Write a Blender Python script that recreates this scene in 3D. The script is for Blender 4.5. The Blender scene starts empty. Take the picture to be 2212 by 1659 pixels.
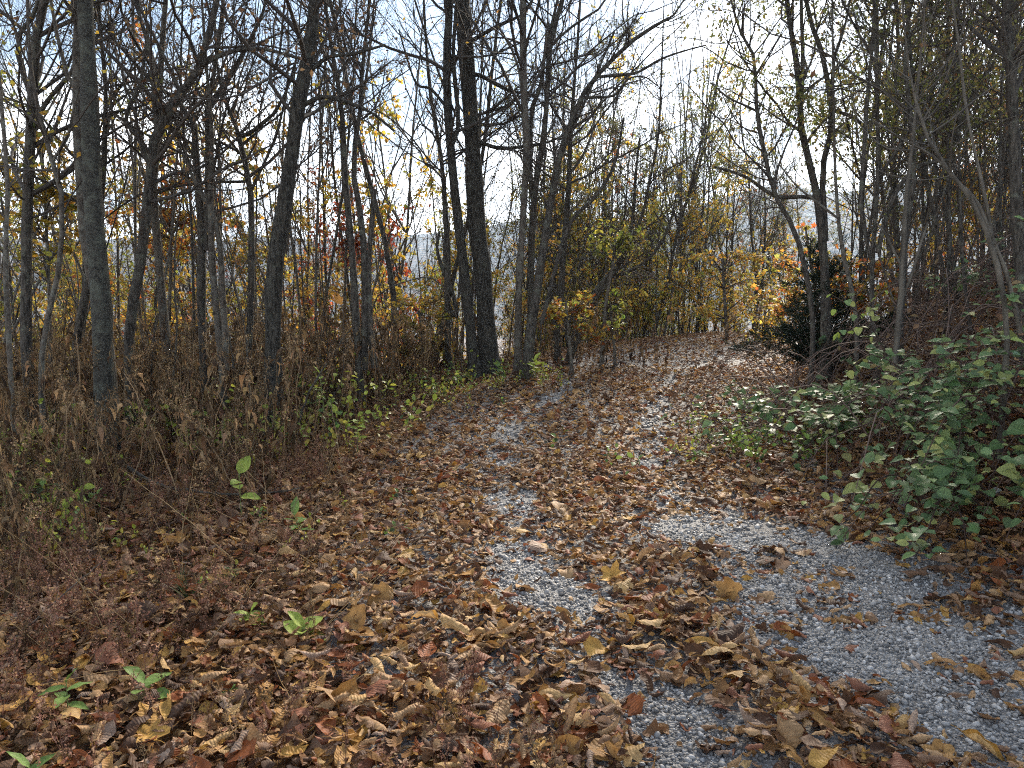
import bpy, math, random
import numpy as np
from math import radians

# ------------------------------------------------------------------ camera, world, sun
sc = bpy.context.scene
COL = sc.collection
W0, H0, F0 = 2212.0, 1659.0, 1640.0          # tracing frame and its focal length
CAM_Z, HORIZON = 1.65, 650.0
PITCH = math.atan((H0 / 2 - HORIZON) / F0)
cam_d = bpy.data.cameras.new('camera')
cam = bpy.data.objects.new('camera', cam_d)
COL.objects.link(cam)
cam.location = (0, 0, CAM_Z)
cam.rotation_euler = (radians(90) - PITCH, 0, 0)
cam_d.sensor_width = 36.0
cam_d.lens = 36.0 * F0 / W0
cam_d.clip_start, cam_d.clip_end = 0.05, 9000
sc.camera = cam

SUN_AZ, SUN_EL = radians(20), radians(31)    # to the right of the view axis, in front of the camera
world = bpy.data.worlds.new('World'); sc.world = world
world.use_nodes = True
nt = world.node_tree; nt.nodes.clear()
def N(t, typ, **kw):
    n = t.nodes.new(typ)
    for k, v in kw.items(): setattr(n, k, v)
    return n
def ramp(t, stops, interp='LINEAR'):
    r = N(t, 'ShaderNodeValToRGB'); cr = r.color_ramp; cr.interpolation = interp
    while len(cr.elements) < len(stops): cr.elements.new(0.5)
    for e, (p, c) in zip(cr.elements, stops):
        e.position = p; e.color = (*c, 1) if len(c) == 3 else c
    return r
def math_n(t, op, a=None, b=None, clamp=False):
    m = N(t, 'ShaderNodeMath', operation=op, use_clamp=clamp)
    for i, v in enumerate((a, b)):
        if v is None: continue
        if isinstance(v, (int, float)): m.inputs[i].default_value = v
        else: t.links.new(v, m.inputs[i])
    return m.outputs[0]
sky = N(nt, 'ShaderNodeTexSky', sky_type='NISHITA', sun_disc=False)
sky.sun_elevation, sky.sun_rotation = SUN_EL, SUN_AZ
sky.air_density, sky.dust_density, sky.ozone_density = 1.0, 0.4, 1.5
bg_sky = N(nt, 'ShaderNodeBackground'); bg_sky.inputs[1].default_value = 0.05
nt.links.new(sky.outputs[0], bg_sky.inputs[0])
tc = N(nt, 'ShaderNodeTexCoord')
sep = N(nt, 'ShaderNodeSeparateXYZ'); nt.links.new(tc.outputs['Generated'], sep.inputs[0])
zc = math_n(nt, 'ADD', math_n(nt, 'MAXIMUM', sep.outputs[2], 0.0), 0.16)       # cloud deck seen in perspective
comb = N(nt, 'ShaderNodeCombineXYZ')
nt.links.new(math_n(nt, 'DIVIDE', sep.outputs[0], zc), comb.inputs[0])
nt.links.new(math_n(nt, 'DIVIDE', sep.outputs[1], zc), comb.inputs[1])
CLOUD_SEED = 3.4
comb.inputs[2].default_value = CLOUD_SEED
cn = N(nt, 'ShaderNodeTexNoise'); cn.inputs['Scale'].default_value = 1.1; cn.inputs['Detail'].default_value = 7; cn.inputs['Roughness'].default_value = 0.55
nt.links.new(comb.outputs[0], cn.inputs['Vector'])
# thin cloud thickens towards the horizon
low = math_n(nt, 'MAXIMUM', math_n(nt, 'MULTIPLY', math_n(nt, 'SUBTRACT', 0.27, sep.outputs[2]), 1.3), -0.09)
cm = ramp(nt, [(0.42, (0, 0, 0)), (0.72, (1, 1, 1))])
nt.links.new(math_n(nt, 'ADD', cn.outputs[0], low), cm.inputs[0])
sd = (math.sin(SUN_AZ) * math.cos(SUN_EL), math.cos(SUN_AZ) * math.cos(SUN_EL), math.sin(SUN_EL))
dp = N(nt, 'ShaderNodeVectorMath', operation='DOT_PRODUCT')
nrm = N(nt, 'ShaderNodeVectorMath', operation='NORMALIZE'); nt.links.new(tc.outputs['Generated'], nrm.inputs[0])
nt.links.new(nrm.outputs[0], dp.inputs[0]); dp.inputs[1].default_value = sd
glow = math_n(nt, 'POWER', math_n(nt, 'MAXIMUM', dp.outputs['Value'], 0.0), 10.0)   # cloud lit through by the sun
bg_cl = N(nt, 'ShaderNodeBackground')
cn2 = N(nt, 'ShaderNodeTexNoise'); cn2.inputs['Scale'].default_value = 2.6; cn2.inputs['Detail'].default_value = 5
nt.links.new(comb.outputs[0], cn2.inputs['Vector'])
cc = ramp(nt, [(0.30, (0.36, 0.40, 0.47)), (0.50, (1.0, 0.98, 0.95))]); nt.links.new(cn2.outputs[0], cc.inputs[0])
nt.links.new(cc.outputs[0], bg_cl.inputs[0])
nt.links.new(math_n(nt, 'ADD', math_n(nt, 'MULTIPLY', glow, 1.0), 1.5), bg_cl.inputs[1])
mixw = N(nt, 'ShaderNodeMixShader')
nt.links.new(cm.outputs[0], mixw.inputs[0]); nt.links.new(bg_sky.outputs[0], mixw.inputs[1]); nt.links.new(bg_cl.outputs[0], mixw.inputs[2])
wo = N(nt, 'ShaderNodeOutputWorld'); nt.links.new(mixw.outputs[0], wo.inputs[0])

sun_d = bpy.data.lights.new('sun', 'SUN'); sun_d.energy = 3.6; sun_d.angle = radians(10); sun_d.color = (1.0, 0.90, 0.76)
sun = bpy.data.objects.new('sun', sun_d); COL.objects.link(sun)
from mathutils import Vector
sun.rotation_euler = Vector(sd).to_track_quat('Z', 'Y').to_euler()

sc.view_settings.view_transform = 'Standard'
sc.view_settings.look = 'None'
sc.view_settings.exposure = 2.0
sc.view_settings.gamma = 1.0
sc.view_settings.use_curve_mapping = False
sc.cycles.max_bounces = 6
sc.cycles.diffuse_bounces = 3
sc.cycles.glossy_bounces = 2
sc.cycles.transmission_bounces = 3
sc.cycles.transparent_max_bounces = 4
sc.cycles.volume_bounces = 0
sc.cycles.use_denoising = False
sc.cycles.filter_width = 1.1
sc.cycles.denoiser = 'OPENIMAGEDENOISE'
sc.cycles.denoising_input_passes = 'RGB_ALBEDO_NORMAL'

# ------------------------------------------------------------------ helpers
RNG = np.random.default_rng(11)
def P(px, py, d):
    """the point at forward distance d behind a place in the traced frame"""
    a = (px - W0 / 2) / F0; b = (H0 / 2 - py) / F0
    c, s = math.cos(PITCH), math.sin(PITCH)
    v = np.array([a, c + b * s, -s + b * c])
    v = v * (d / v[1])
    return np.array([v[0], d, CAM_Z + v[2]])
def unit(v):
    return v / np.maximum(np.linalg.norm(v, axis=-1, keepdims=True), 1e-9)

def hash2(ix, iy, seed):
    h = (ix * 374761393 + iy * 668265263 + seed * 982451653) & 0xFFFFFFFF
    h = ((h ^ (h >> 13)) * 1274126177) & 0xFFFFFFFF
    return ((h ^ (h >> 16)) & 0xFFFFFF) / float(0xFFFFFF)
def vnoise(x, y, seed=0):
    x = np.asarray(x, float); y = np.asarray(y, float)
    ix = np.floor(x).astype(np.int64); iy = np.floor(y).astype(np.int64)
    fx = x - ix; fy = y - iy
    fx = fx * fx * (3 - 2 * fx); fy = fy * fy * (3 - 2 * fy)
    a = hash2(ix, iy, seed); b = hash2(ix + 1, iy, seed); c = hash2(ix, iy + 1, seed); d = hash2(ix + 1, iy + 1, seed)
    return (a * (1 - fx) + b * fx) * (1 - fy) + (c * (1 - fx) + d * fx) * fy
def fbm(x, y, seed=0, o=3):
    s = 0; a = 0.5; t = 0
    for i in range(o):
        s = s + a * vnoise(x * 2 ** i, y * 2 ** i, seed + i); t += a; a *= 0.5
    return s / t

class MB:
    """collects geometry, builds it as one mesh"""
    def __init__(self): self.V = []; self.F3 = []; self.F4 = []; self.C = []; self.n = 0
    def add(self, v, f, col=(1, 1, 1)):
        v = np.asarray(v, np.float32).reshape(-1, 3); f = np.asarray(f, np.int64)
        if len(v) == 0: return
        (self.F4 if f.shape[1] == 4 else self.F3).append(f + self.n)
        c = np.asarray(col, np.float32)
        if c.ndim == 1: c = np.broadcast_to(c, (len(v), 3))
        self.V.append(v); self.C.append(c); self.n += len(v)
    def join(self, o):
        for fl, ol in ((self.F3, o.F3), (self.F4, o.F4)):
            for f in ol: fl.append(f + self.n)
        self.V += o.V; self.C += o.C; self.n += o.n
    def mesh(self, name, mat, smooth=True):
        me = bpy.data.meshes.new(name)
        if self.n:
            v = np.concatenate(self.V); c = np.concatenate(self.C)
            f3 = np.concatenate(self.F3) if self.F3 else np.zeros((0, 3), np.int64)
            f4 = np.concatenate(self.F4) if self.F4 else np.zeros((0, 4), np.int64)
            me.vertices.add(len(v)); me.vertices.foreach_set('co', v.ravel())
            loops = np.concatenate([f3.ravel(), f4.ravel()]).astype(np.int32)
            me.loops.add(len(loops)); me.loops.foreach_set('vertex_index', loops)
            tot = np.concatenate([np.full(len(f3), 3), np.full(len(f4), 4)]).astype(np.int32)
            st = np.concatenate([[0], np.cumsum(tot)[:-1]]).astype(np.int32)
            me.polygons.add(len(tot)); me.polygons.foreach_set('loop_start', st); me.polygons.foreach_set('loop_total', tot)
            if smooth: me.polygons.foreach_set('use_smooth', np.ones(len(tot), bool))
            at = me.color_attributes.new('Col', 'FLOAT_COLOR', 'POINT')
            at.data.foreach_set('color', np.concatenate([c, np.ones((len(c), 1), np.float32)], 1).astype(np.float32).ravel())
            me.update(calc_edges=True)
        me.materials.append(mat)
        return me
    def build(self, name, mat, parent=None, smooth=True, loc=None):
        return link(name, self.mesh(name, mat, smooth), parent, loc)

def link(name, data, parent=None, loc=None, rot=None, scl=None):
    o = bpy.data.objects.new(name, data); COL.objects.link(o)
    if parent is not None: o.parent = parent
    if loc is not None: o.location = [float(a) for a in loc]
    if rot is not None: o.rotation_euler = [float(a) for a in rot]
    if scl is not None: o.scale = [float(a) for a in scl] if hasattr(scl, '__len__') else (float(scl),) * 3
    return o
def tag(o, label=None, cat=None, group=None, kind=None):
    if label: o['label'] = label
    if cat: o['category'] = cat
    if group: o['group'] = group
    if kind: o['kind'] = kind
    return o

def tubes(mb, pts, rad, k, col=(1, 1, 1)):
    """pts (M,n,3), rad (M,n): M tapered tubes with k sides"""
    pts = np.asarray(pts, float); rad = np.asarray(rad, float)
    M, n, _ = pts.shape
    if M == 0: return
    t = np.gradient(pts, axis=1); t = unit(t)
    ref = np.where(np.abs(t[..., 2:3]) > 0.9, np.array([1., 0, 0]), np.array([0, 0, 1.]))
    ref0 = np.where(np.abs(unit(pts[:, -1] - pts[:, 0])[:, 2:3]) > 0.75, np.array([1., 0.13, 0]), np.array([0.1, 0.13, 1.]))
    a = unit(np.cross(t, np.broadcast_to(ref0[:, None, :], t.shape)))
    b = np.cross(t, a)
    th = np.arange(k) * 2 * math.pi / k
    ring = a[:, :, None, :] * np.cos(th)[None, None, :, None] + b[:, :, None, :] * np.sin(th)[None, None, :, None]
    v = pts[:, :, None, :] + ring * rad[:, :, None, None]
    i = np.arange(n - 1)[:, None]; j = np.arange(k)[None, :]
    q = np.stack([i * k + j, i * k + (j + 1) % k, (i + 1) * k + (j + 1) % k, (i + 1) * k + j], -1).reshape(-1, 4)
    f = (q[None] + (np.arange(M) * n * k)[:, None, None]).reshape(-1, 4)
    c = np.asarray(col, float)
    if c.ndim == 2: c = np.repeat(c, n * k, 0)
    mb.add(v.reshape(-1, 3), f, c)

def resample(path, n):
    """smooth polyline through control points (Catmull-Rom), n points by length"""
    p = np.asarray(path, float)
    if len(p) == 2:
        t = np.linspace(0, 1, n)[:, None]; return p[0] * (1 - t) + p[1] * t
    e = np.vstack([2 * p[0] - p[1], p, 2 * p[-1] - p[-2]])
    out = []
    for i in range(1, len(e) - 2):
        t = np.linspace(0, 1, 12, endpoint=False)[:, None]
        out.append(0.5 * (2 * e[i] + (e[i + 1] - e[i - 1]) * t + (2 * e[i - 1] - 5 * e[i] + 4 * e[i + 1] - e[i + 2]) * t ** 2 + (-e[i - 1] + 3 * e[i] - 3 * e[i + 1] + e[i + 2]) * t ** 3))
    q = np.vstack(out + [p[-1:]])
    s = np.concatenate([[0], np.cumsum(np.linalg.norm(np.diff(q[:, :3], axis=0), axis=1))])
    return np.stack([np.interp(np.linspace(0, s[-1], n), s, q[:, c]) for c in range(q.shape[1])], 1)

def grow(rng, pp, pr, nchild, t0, t1, ang, L, npt, rr, up=0.1, wig=0.15, rmin=0.0025, lat=None, Lmin=0.0):
    """child branches on parent polylines; returns (pts, rad)"""
    M, n, _ = pp.shape
    plen = np.linalg.norm(np.diff(pp, axis=1), axis=2).sum(1)
    w = plen / plen.sum()
    pi = rng.choice(M, nchild, p=w)
    t = rng.uniform(t0, t1, nchild); x = t * (n - 1); i0 = np.minimum(x.astype(int), n - 2); fr = (x - i0)[:, None]
    pos = pp[pi, i0] * (1 - fr) + pp[pi, i0 + 1] * fr
    tan = unit(pp[pi, i0 + 1] - pp[pi, i0])
    r0 = (pr[pi, i0] * (1 - fr[:, 0]) + pr[pi, i0 + 1] * fr[:, 0])
    rv = unit(rng.normal(size=(nchild, 3)))
    perp = unit(rv - (rv * tan).sum(1, keepdims=True) * tan)
    if lat is not None: perp = unit(perp * np.array([1, 1, lat]))
    a = rng.normal(ang, 0.22, nchild)[:, None]
    d = unit(np.cos(a) * tan + np.sin(a) * perp)
    ln = np.maximum(L * (1.15 - 0.75 * t) * rng.uniform(0.45, 1.25, nchild) * (plen[pi] if L < 1.0 else 1.0), Lmin)
    r = np.clip(r0 * rr * rng.uniform(0.6, 1.1, nchild), rmin, r0 * 0.85 + 0.0005)
    r = np.minimum(r, 0.0115 * ln + 0.0018)
    st = ln[:, None] / (npt - 1)
    out = [pos]; dz = np.array([0, 0, 1.0])
    for k in range(npt - 1):
        d = unit(d + rng.normal(0, wig, (nchild, 3)) + up * dz)
        out.append(out[-1] + d * st)
    pts = np.stack(out, 1)
    rad = r[:, None] * np.linspace(1, 0.35, npt)[None] + 0.0
    return pts, np.maximum(rad, rmin * 0.7)

def leaf_template(kind):
    if kind == 'dia':
        v = np.array([[0, 0, 0], [0.28, 0.45, 0.10], [0, 1, -0.05], [-0.28, 0.45, 0.10]]); f = np.array([[0, 1, 2], [0, 2, 3]])
    elif kind == 'oval':
        v = np.array([[0, 0, 0], [.26, .22, .08], [.34, .5, .10], [.2, .8, .03], [0, 1, -.10], [-.2, .8, .03], [-.34, .5, .10], [-.26, .22, .08], [0, .5, 0]])
        f = np.array([[i, (i + 1) % 8, 8] for i in range(8)])
    else:  # maple
        ang = np.linspace(-math.pi / 2 + 0.25, 1.5 * math.pi - 0.25, 11)
        r = np.array([.35, .26, .50, .28, .56, .30, .56, .28, .50, .26, .35])
        v = np.stack([r * np.cos(ang), 0.45 + r * np.sin(ang), 0.10 * np.cos(ang * 3)], 1)
        v = np.vstack([v, [[0, 0.42, 0.0]], [[0, 0, 0]]])
        f = np.array([[i, i + 1, 11] for i in range(10)] + [[10, 12, 11], [12, 0, 11]])
    return v, f
LT = {k: leaf_template(k) for k in ('dia', 'oval', 'maple')}
def put_leaves(mb, kind, pos, axis, nor, size, col):
    v, f = LT[kind]
    n = len(pos)
    if n == 0: return
    y = unit(axis); x = unit(np.cross(y, nor)); z = np.cross(x, y)
    R = np.stack([x, y, z], 1)                               # rows
    vv = np.einsum('mk,nkj->nmj', v, R) * np.asarray(size)[:, None, None] + np.asarray(pos)[:, None, :]
    ff = (f[None] + (np.arange(n) * len(v))[:, None, None]).reshape(-1, 3)
    mb.add(vv.reshape(-1, 3), ff, np.repeat(np.asarray(col), len(v), 0))
def pick_cols(rng, n, pal, jit=0.18):
    pal = np.asarray(pal, float); c = pal[rng.integers(0, len(pal), n)]
    return np.clip(c * rng.normal(1, jit, (n, 1)) * rng.normal(1, 0.05, (n, 3)), 0.005, 0.9)
def leaves_on(rng, mb, pts, n, kind, size, pal, droop=0.4, spread=0.05, t0=0.3, flat=0.5):
    M, k, _ = pts.shape
    if M == 0 or n == 0: return
    mi = rng.integers(0, M, n); x = rng.uniform(t0, 1, n) * (k - 1); i0 = np.minimum(x.astype(int), k - 2); fr = (x - i0)[:, None]
    pos = pts[mi, i0] * (1 - fr) + pts[mi, i0 + 1] * fr + rng.normal(0, spread, (n, 3))
    ax = unit(unit(pts[mi, i0 + 1] - pts[mi, i0]) * 0.5 + rng.normal(0, 0.7, (n, 3)) + np.array([0, 0, -droop]))
    nor = unit(rng.normal(0, 1 - flat, (n, 3)) + np.array([0, 0, flat]))
    put_leaves(mb, kind, pos, ax, nor, size * rng.uniform(0.6, 1.25, n), pick_cols(rng, n, pal))

# ------------------------------------------------------------------ materials
def newmat(name):
    m = bpy.data.materials.new(name); m.use_nodes = True; t = m.node_tree; t.nodes.clear()
    out = N(t, 'ShaderNodeOutputMaterial'); return m, t, out
def noise(t, scale, detail=4, rough=0.55, vec=None, dist=0.0):
    n = N(t, 'ShaderNodeTexNoise'); n.inputs['Scale'].default_value = scale; n.inputs['Detail'].default_value = detail
    n.inputs['Roughness'].default_value = rough; n.inputs['Distortion'].default_value = dist
    if vec is not None: t.links.new(vec, n.inputs['Vector'])
    return n
def mapping(t, src, scale, rot=(0, 0, 0)):
    m = N(t, 'ShaderNodeMapping'); m.inputs['Scale'].default_value = scale; m.inputs['Rotation'].default_value = rot
    t.links.new(src, m.inputs[0]); return m.outputs[0]
def mixc(t, fac, a, b, mode='MIX'):
    m = N(t, 'ShaderNodeMix', data_type='RGBA', blend_type=mode)
    for i, v in ((0, fac), (6, a), (7, b)):
        if isinstance(v, (int, float)): m.inputs[i].default_value = v
        elif isinstance(v, tuple): m.inputs[i].default_value = (*v, 1)
        else: t.links.new(v, m.inputs[i])
    return m.outputs[2]
def bump(t, h, strength, dist):
    b = N(t, 'ShaderNodeBump'); b.inputs['Strength'].default_value = strength; b.inputs['Distance'].default_value = dist
    t.links.new(h, b.inputs['Height']); return b.outputs[0]

def bark_mat(name, dark, light, lichen=None, lich_amt=0.5, ridge=(26, 26, 5), depth=0.012):
    m, t, out = newmat(name)
    tc = N(t, 'ShaderNodeTexCoord'); v = mapping(t, tc.outputs['Object'], ridge)
    n1 = noise(t, 1.0, 6, 0.6, v, 0.6); n2 = noise(t, 9.0, 8, 0.7, tc.outputs['Object'])
    r = ramp(t, [(0.36, dark), (0.62, light)]); t.links.new(n1.outputs[0], r.inputs[0])
    c = r.outputs[0]
    if lichen:
        lr = ramp(t, [(1 - lich_amt - 0.06, (0, 0, 0)), (1 - lich_amt + 0.06, (1, 1, 1))]); t.links.new(n2.outputs[0], lr.inputs[0])
        c = mixc(t, lr.outputs[0], c, lichen)
    bs = N(t, 'ShaderNodeBsdfPrincipled'); bs.inputs['Roughness'].default_value = 0.9; bs.inputs['Specular IOR Level'].default_value = 0.25
    t.links.new(c, bs.inputs['Base Color']); t.links.new(bump(t, n1.outputs[0], 1.0, depth), bs.inputs['Normal'])
    t.links.new(bs.outputs[0], out.inputs[0]); return m
M_BARK = bark_mat('bark_dark', (0.022, 0.019, 0.015), (0.105, 0.09, 0.072), (0.12, 0.12, 0.09), 0.42, (44, 44, 9))
M_BARKG = bark_mat('bark_lichen', (0.018, 0.017, 0.014), (0.085, 0.080, 0.064), (0.095, 0.098, 0.075), 0.46, (48, 48, 60), 0.010)
M_BARKF = bark_mat('bark_furrowed', (0.010, 0.009, 0.007), (0.085, 0.076, 0.060), (0.085, 0.085, 0.064), 0.4, (52, 52, 9), 0.025)
M_BARKS = bark_mat('bark_smooth', (0.045, 0.038, 0.030), (0.145, 0.122, 0.096), (0.165, 0.16, 0.128), 0.45, (26, 26, 14), 0.004)
M_CANE = bark_mat('bark_pale_cane', (0.065, 0.056, 0.044), (0.16, 0.14, 0.11), None, 0.4, (14, 14, 3), 0.002)
def twig_mat():
    m, t, out = newmat('twig'); at = N(t, 'ShaderNodeAttribute', attribute_name='Col')
    bs = N(t, 'ShaderNodeBsdfPrincipled'); bs.inputs['Roughness'].default_value = 0.8; bs.inputs['Specular IOR Level'].default_value = 0.25
    t.links.new(at.outputs[0], bs.inputs['Base Color']); t.links.new(bs.outputs[0], out.inputs[0]); return m
M_TWIG = twig_mat()
def leaf_mat(name, trans=0.55, rough=0.55, spec=0.35, vary=0.35, sat=True):
    """leaf with its own colour from the mesh, slightly different on every plant"""
    m, t, out = newmat(name); at = N(t, 'ShaderNodeAttribute', attribute_name='Col')
    oi = N(t, 'ShaderNodeObjectInfo'); c = mixc(t, 1.0, at.outputs[0], ramp_link(t, oi.outputs['Random'], vary), 'MULTIPLY')
    bs = N(t, 'ShaderNodeBsdfPrincipled'); bs.inputs['Roughness'].default_value = rough; bs.inputs['Specular IOR Level'].default_value = spec
    t.links.new(c, bs.inputs['Base Color'])
    tr = N(t, 'ShaderNodeBsdfTranslucent'); t.links.new(c, tr.inputs[0])
    mx = N(t, 'ShaderNodeMixShader'); mx.inputs[0].default_value = trans
    t.links.new(bs.outputs[0], mx.inputs[1]); t.links.new(tr.outputs[0], mx.inputs[2]); t.links.new(mx.outputs[0], out.inputs[0]); return m
def ramp_link(t, s, vary):
    r = ramp(t, [(0, (1 - vary,) * 3), (1, (1 + vary,) * 3)]); t.links.new(s, r.inputs[0]); return r.outputs[0]
M_LEAF = leaf_mat('tree_leaf')
M_VINE = leaf_mat('vine_leaf', 0.30, 0.62, 0.25, 0.10)
M_WEED = leaf_mat('dead_weed', 0.25, 0.8, 0.15, 0.55)
M_GREEN = leaf_mat('green_leaf', 0.40, 0.45, 0.4, 0.12)

def litter_mat(name, stops):
    m, t, out = newmat(name)
    oi = N(t, 'ShaderNodeObjectInfo'); r = ramp(t, stops, 'CONSTANT' if len(stops) > 2 else 'LINEAR'); t.links.new(oi.outputs['Random'], r.inputs[0])
    tc = N(t, 'ShaderNodeTexCoord'); n1 = noise(t, 2.2, 4, 0.6, tc.outputs['Object']); n2 = noise(t, 9, 4, 0.6, tc.outputs['Object'])
    g1 = ramp(t, [(0.3, (0.55, 0.48, 0.42)), (0.65, (1.15, 1.1, 1.0))]); t.links.new(n1.outputs[0], g1.inputs[0])
    c = mixc(t, 0.85, r.outputs[0], g1.outputs[0], 'MULTIPLY')
    g2 = ramp(t, [(0.32, (0.35, 0.25, 0.18)), (0.42, (1, 1, 1))]); t.links.new(n2.outputs[0], g2.inputs[0])
    c = mixc(t, 0.6, c, g2.outputs[0], 'MULTIPLY')
    # the underside of a dry leaf is paler and greyer
    ge = N(t, 'ShaderNodeNewGeometry'); hs = N(t, 'ShaderNodeHueSaturation'); hs.inputs['Saturation'].default_value = 0.86; hs.inputs['Value'].default_value = 1.08
    t.links.new(c, hs.inputs['Color']); c = mixc(t, ge.outputs['Backfacing'], c, hs.outputs[0])
    bs = N(t, 'ShaderNodeBsdfPrincipled'); bs.inputs['Roughness'].default_value = 0.6; bs.inputs['Specular IOR Level'].default_value = 0.22
    t.links.new(c, bs.inputs['Base Color'])
    # side veins
    ws = N(t, 'ShaderNodeTexWave', wave_type='BANDS', bands_direction='Y'); ws.inputs['Scale'].default_value = 3.4; ws.inputs['Distortion'].default_value = 1.2
    t.links.new(tc.outputs['Object'], ws.inputs['Vector'])
    t.links.new(bump(t, ws.outputs[1], 0.22, 0.025), bs.inputs['Normal'])
    tr = N(t, 'ShaderNodeBsdfTranslucent'); t.links.new(c, tr.inputs[0])
    mx = N(t, 'ShaderNodeMixShader'); mx.inputs[0].default_value = 0.22
    t.links.new(bs.outputs[0], mx.inputs[1]); t.links.new(tr.outputs[0], mx.inputs[2]); t.links.new(mx.outputs[0], out.inputs[0]); return m
C_TAN, C_GOLD, C_RUST, C_DARK, C_PINK = (0.40, 0.225, 0.078), (0.52, 0.31, 0.082), (0.26, 0.085, 0.028), (0.095, 0.046, 0.022), (0.36, 0.235, 0.155)
M_LITTER = litter_mat('leaf_litter', [(0, C_TAN), (0.20, C_DARK), (0.36, (0.27, 0.145, 0.06)), (0.52, C_GOLD), (0.60, C_RUST), (0.72, (0.19, 0.098, 0.046)), (0.86, C_PINK), (0.92, (0.46, 0.26, 0.09))])

def ground_mat():
    m, t, out = newmat('forest_floor')
    tc = N(t, 'ShaderNodeTexCoord'); o = tc.outputs['Object']
    vo = N(t, 'ShaderNodeTexVoronoi'); vo.inputs['Scale'].default_value = 14; vo.inputs['Randomness'].default_value = 1
    n0 = noise(t, 6, 3, 0.5, o); off = mixc(t, 0.25, o, n0.outputs[1], 'ADD'); t.links.new(off, vo.inputs['Vector'])
    r = ramp(t, [(0, (0.05, 0.03, 0.016)), (0.35, (0.13, 0.07, 0.033)), (0.6, (0.20, 0.115, 0.05)), (0.8, (0.26, 0.16, 0.07)), (1, (0.09, 0.045, 0.022))])
    se = N(t, 'ShaderNodeSeparateColor'); t.links.new(vo.outputs['Color'], se.inputs[0]); t.links.new(se.outputs[0], r.inputs[0])
    n1 = noise(t, 0.8, 5, 0.6, o); g = ramp(t, [(0.3, (0.6, 0.58, 0.55)), (0.7, (1.1, 1.05, 1)), ]); t.links.new(n1.outputs[0], g.inputs[0])
    c = mixc(t, 1.0, r.outputs[0], g.outputs[0], 'MULTIPLY')
    bs = N(t, 'ShaderNodeBsdfPrincipled'); bs.inputs['Roughness'].default_value = 0.85; bs.inputs['Specular IOR Level'].default_value = 0.2
    t.links.new(c, bs.inputs['Base Color'])
    hh = math_n(t, 'ADD', vo.outputs['Distance'], math_n(t, 'MULTIPLY', noise(t, 40, 4, 0.6, o).outputs[0], 0.4))
    t.links.new(bump(t, hh, 1.0, 0.03), bs.inputs['Normal']); t.links.new(bs.outputs[0], out.inputs[0]); return m
M_GROUND = ground_mat()
def drive_mat():
    m, t, out = newmat('gravel_drive')
    tc = N(t, 'ShaderNodeTexCoord'); o = tc.outputs['Object']
    vo = N(t, 'ShaderNodeTexVoronoi'); vo.inputs['Scale'].default_value = 85; t.links.new(o, vo.inputs['Vector'])
    se = N(t, 'ShaderNodeSeparateColor'); t.links.new(vo.outputs['Color'], se.inputs[0])
    r = ramp(t, [(0, (0.07, 0.068, 0.065)), (0.5, (0.20, 0.20, 0.20)), (0.85, (0.33, 0.33, 0.335)), (1, (0.42, 0.41, 0.40))]); t.links.new(se.outputs[0], r.inputs[0])
    n1 = noise(t, 2.2, 5, 0.6, o); d = ramp(t, [(0.36, (0.085, 0.064, 0.044)), (0.58, (0.24, 0.228, 0.21))]); t.links.new(n1.outputs[0], d.inputs[0])
    c = mixc(t, 0.55, r.outputs[0], d.outputs[0])
    bs = N(t, 'ShaderNodeBsdfPrincipled'); bs.inputs['Roughness'].default_value = 0.75
    t.links.new(c, bs.inputs['Base Color']); t.links.new(bump(t, vo.outputs['Distance'], 1.0, 0.012), bs.inputs['Normal'])
    t.links.new(bs.outputs[0], out.inputs[0]); return m
M_DRIVE = drive_mat()
def stone_mat():
    m, t, out = newmat('gravel_stone')
    oi = N(t, 'ShaderNodeObjectInfo'); r = ramp(t, [(0, (0.11, 0.105, 0.10)), (0.35, (0.215, 0.205, 0.192)), (0.75, (0.36, 0.345, 0.325)), (1, (0.56, 0.54, 0.51))]); t.links.new(oi.outputs['Random'], r.inputs[0])
    tc = N(t, 'ShaderNodeTexCoord'); n1 = noise(t, 1.5, 3, 0.6, tc.outputs['Object']); g = ramp(t, [(0.3, (0.7, 0.68, 0.66)), (0.7, (1.1, 1.1, 1.1))]); t.links.new(n1.outputs[0], g.inputs[0])
    bs = N(t, 'ShaderNodeBsdfPrincipled'); bs.inputs['Roughness'].default_value = 0.62
    t.links.new(mixc(t, 1.0, r.outputs[0], g.outputs[0], 'MULTIPLY'), bs.inputs['Base Color']); t.links.new(bs.outputs[0], out.inputs[0]); return m
M_STONE = stone_mat()
def hill_mat():
    m, t, out = newmat('wooded_hill')
    tc = N(t, 'ShaderNodeTexCoord'); o = tc.outputs['Object']
    vo = N(t, 'ShaderNodeTexVoronoi'); vo.inputs['Scale'].default_value = 0.11; t.links.new(o, vo.inputs['Vector'])
    se = N(t, 'ShaderNodeSeparateColor'); t.links.new(vo.outputs['Color'], se.inputs[0])
    r = ramp(t, [(0, (0.055, 0.05, 0.035)), (0.4, (0.11, 0.08, 0.05)), (0.7, (0.16, 0.10, 0.045)), (0.85, (0.07, 0.08, 0.035)), (1, (0.19, 0.085, 0.035))]); t.links.new(se.outputs[0], r.inputs[0])
    bs = N(t, 'ShaderNodeBsdfPrincipled'); bs.inputs['Roughness'].default_value = 0.95; bs.inputs['Specular IOR Level'].default_value = 0.1
    t.links.new(r.outputs[0], bs.inputs['Base Color']); t.links.new(bump(t, vo.outputs['Distance'], 1.0, 6.0), bs.inputs['Normal'])
    t.links.new(bs.outputs[0], out.inputs[0]); return m
M_HILL = hill_mat()

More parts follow.
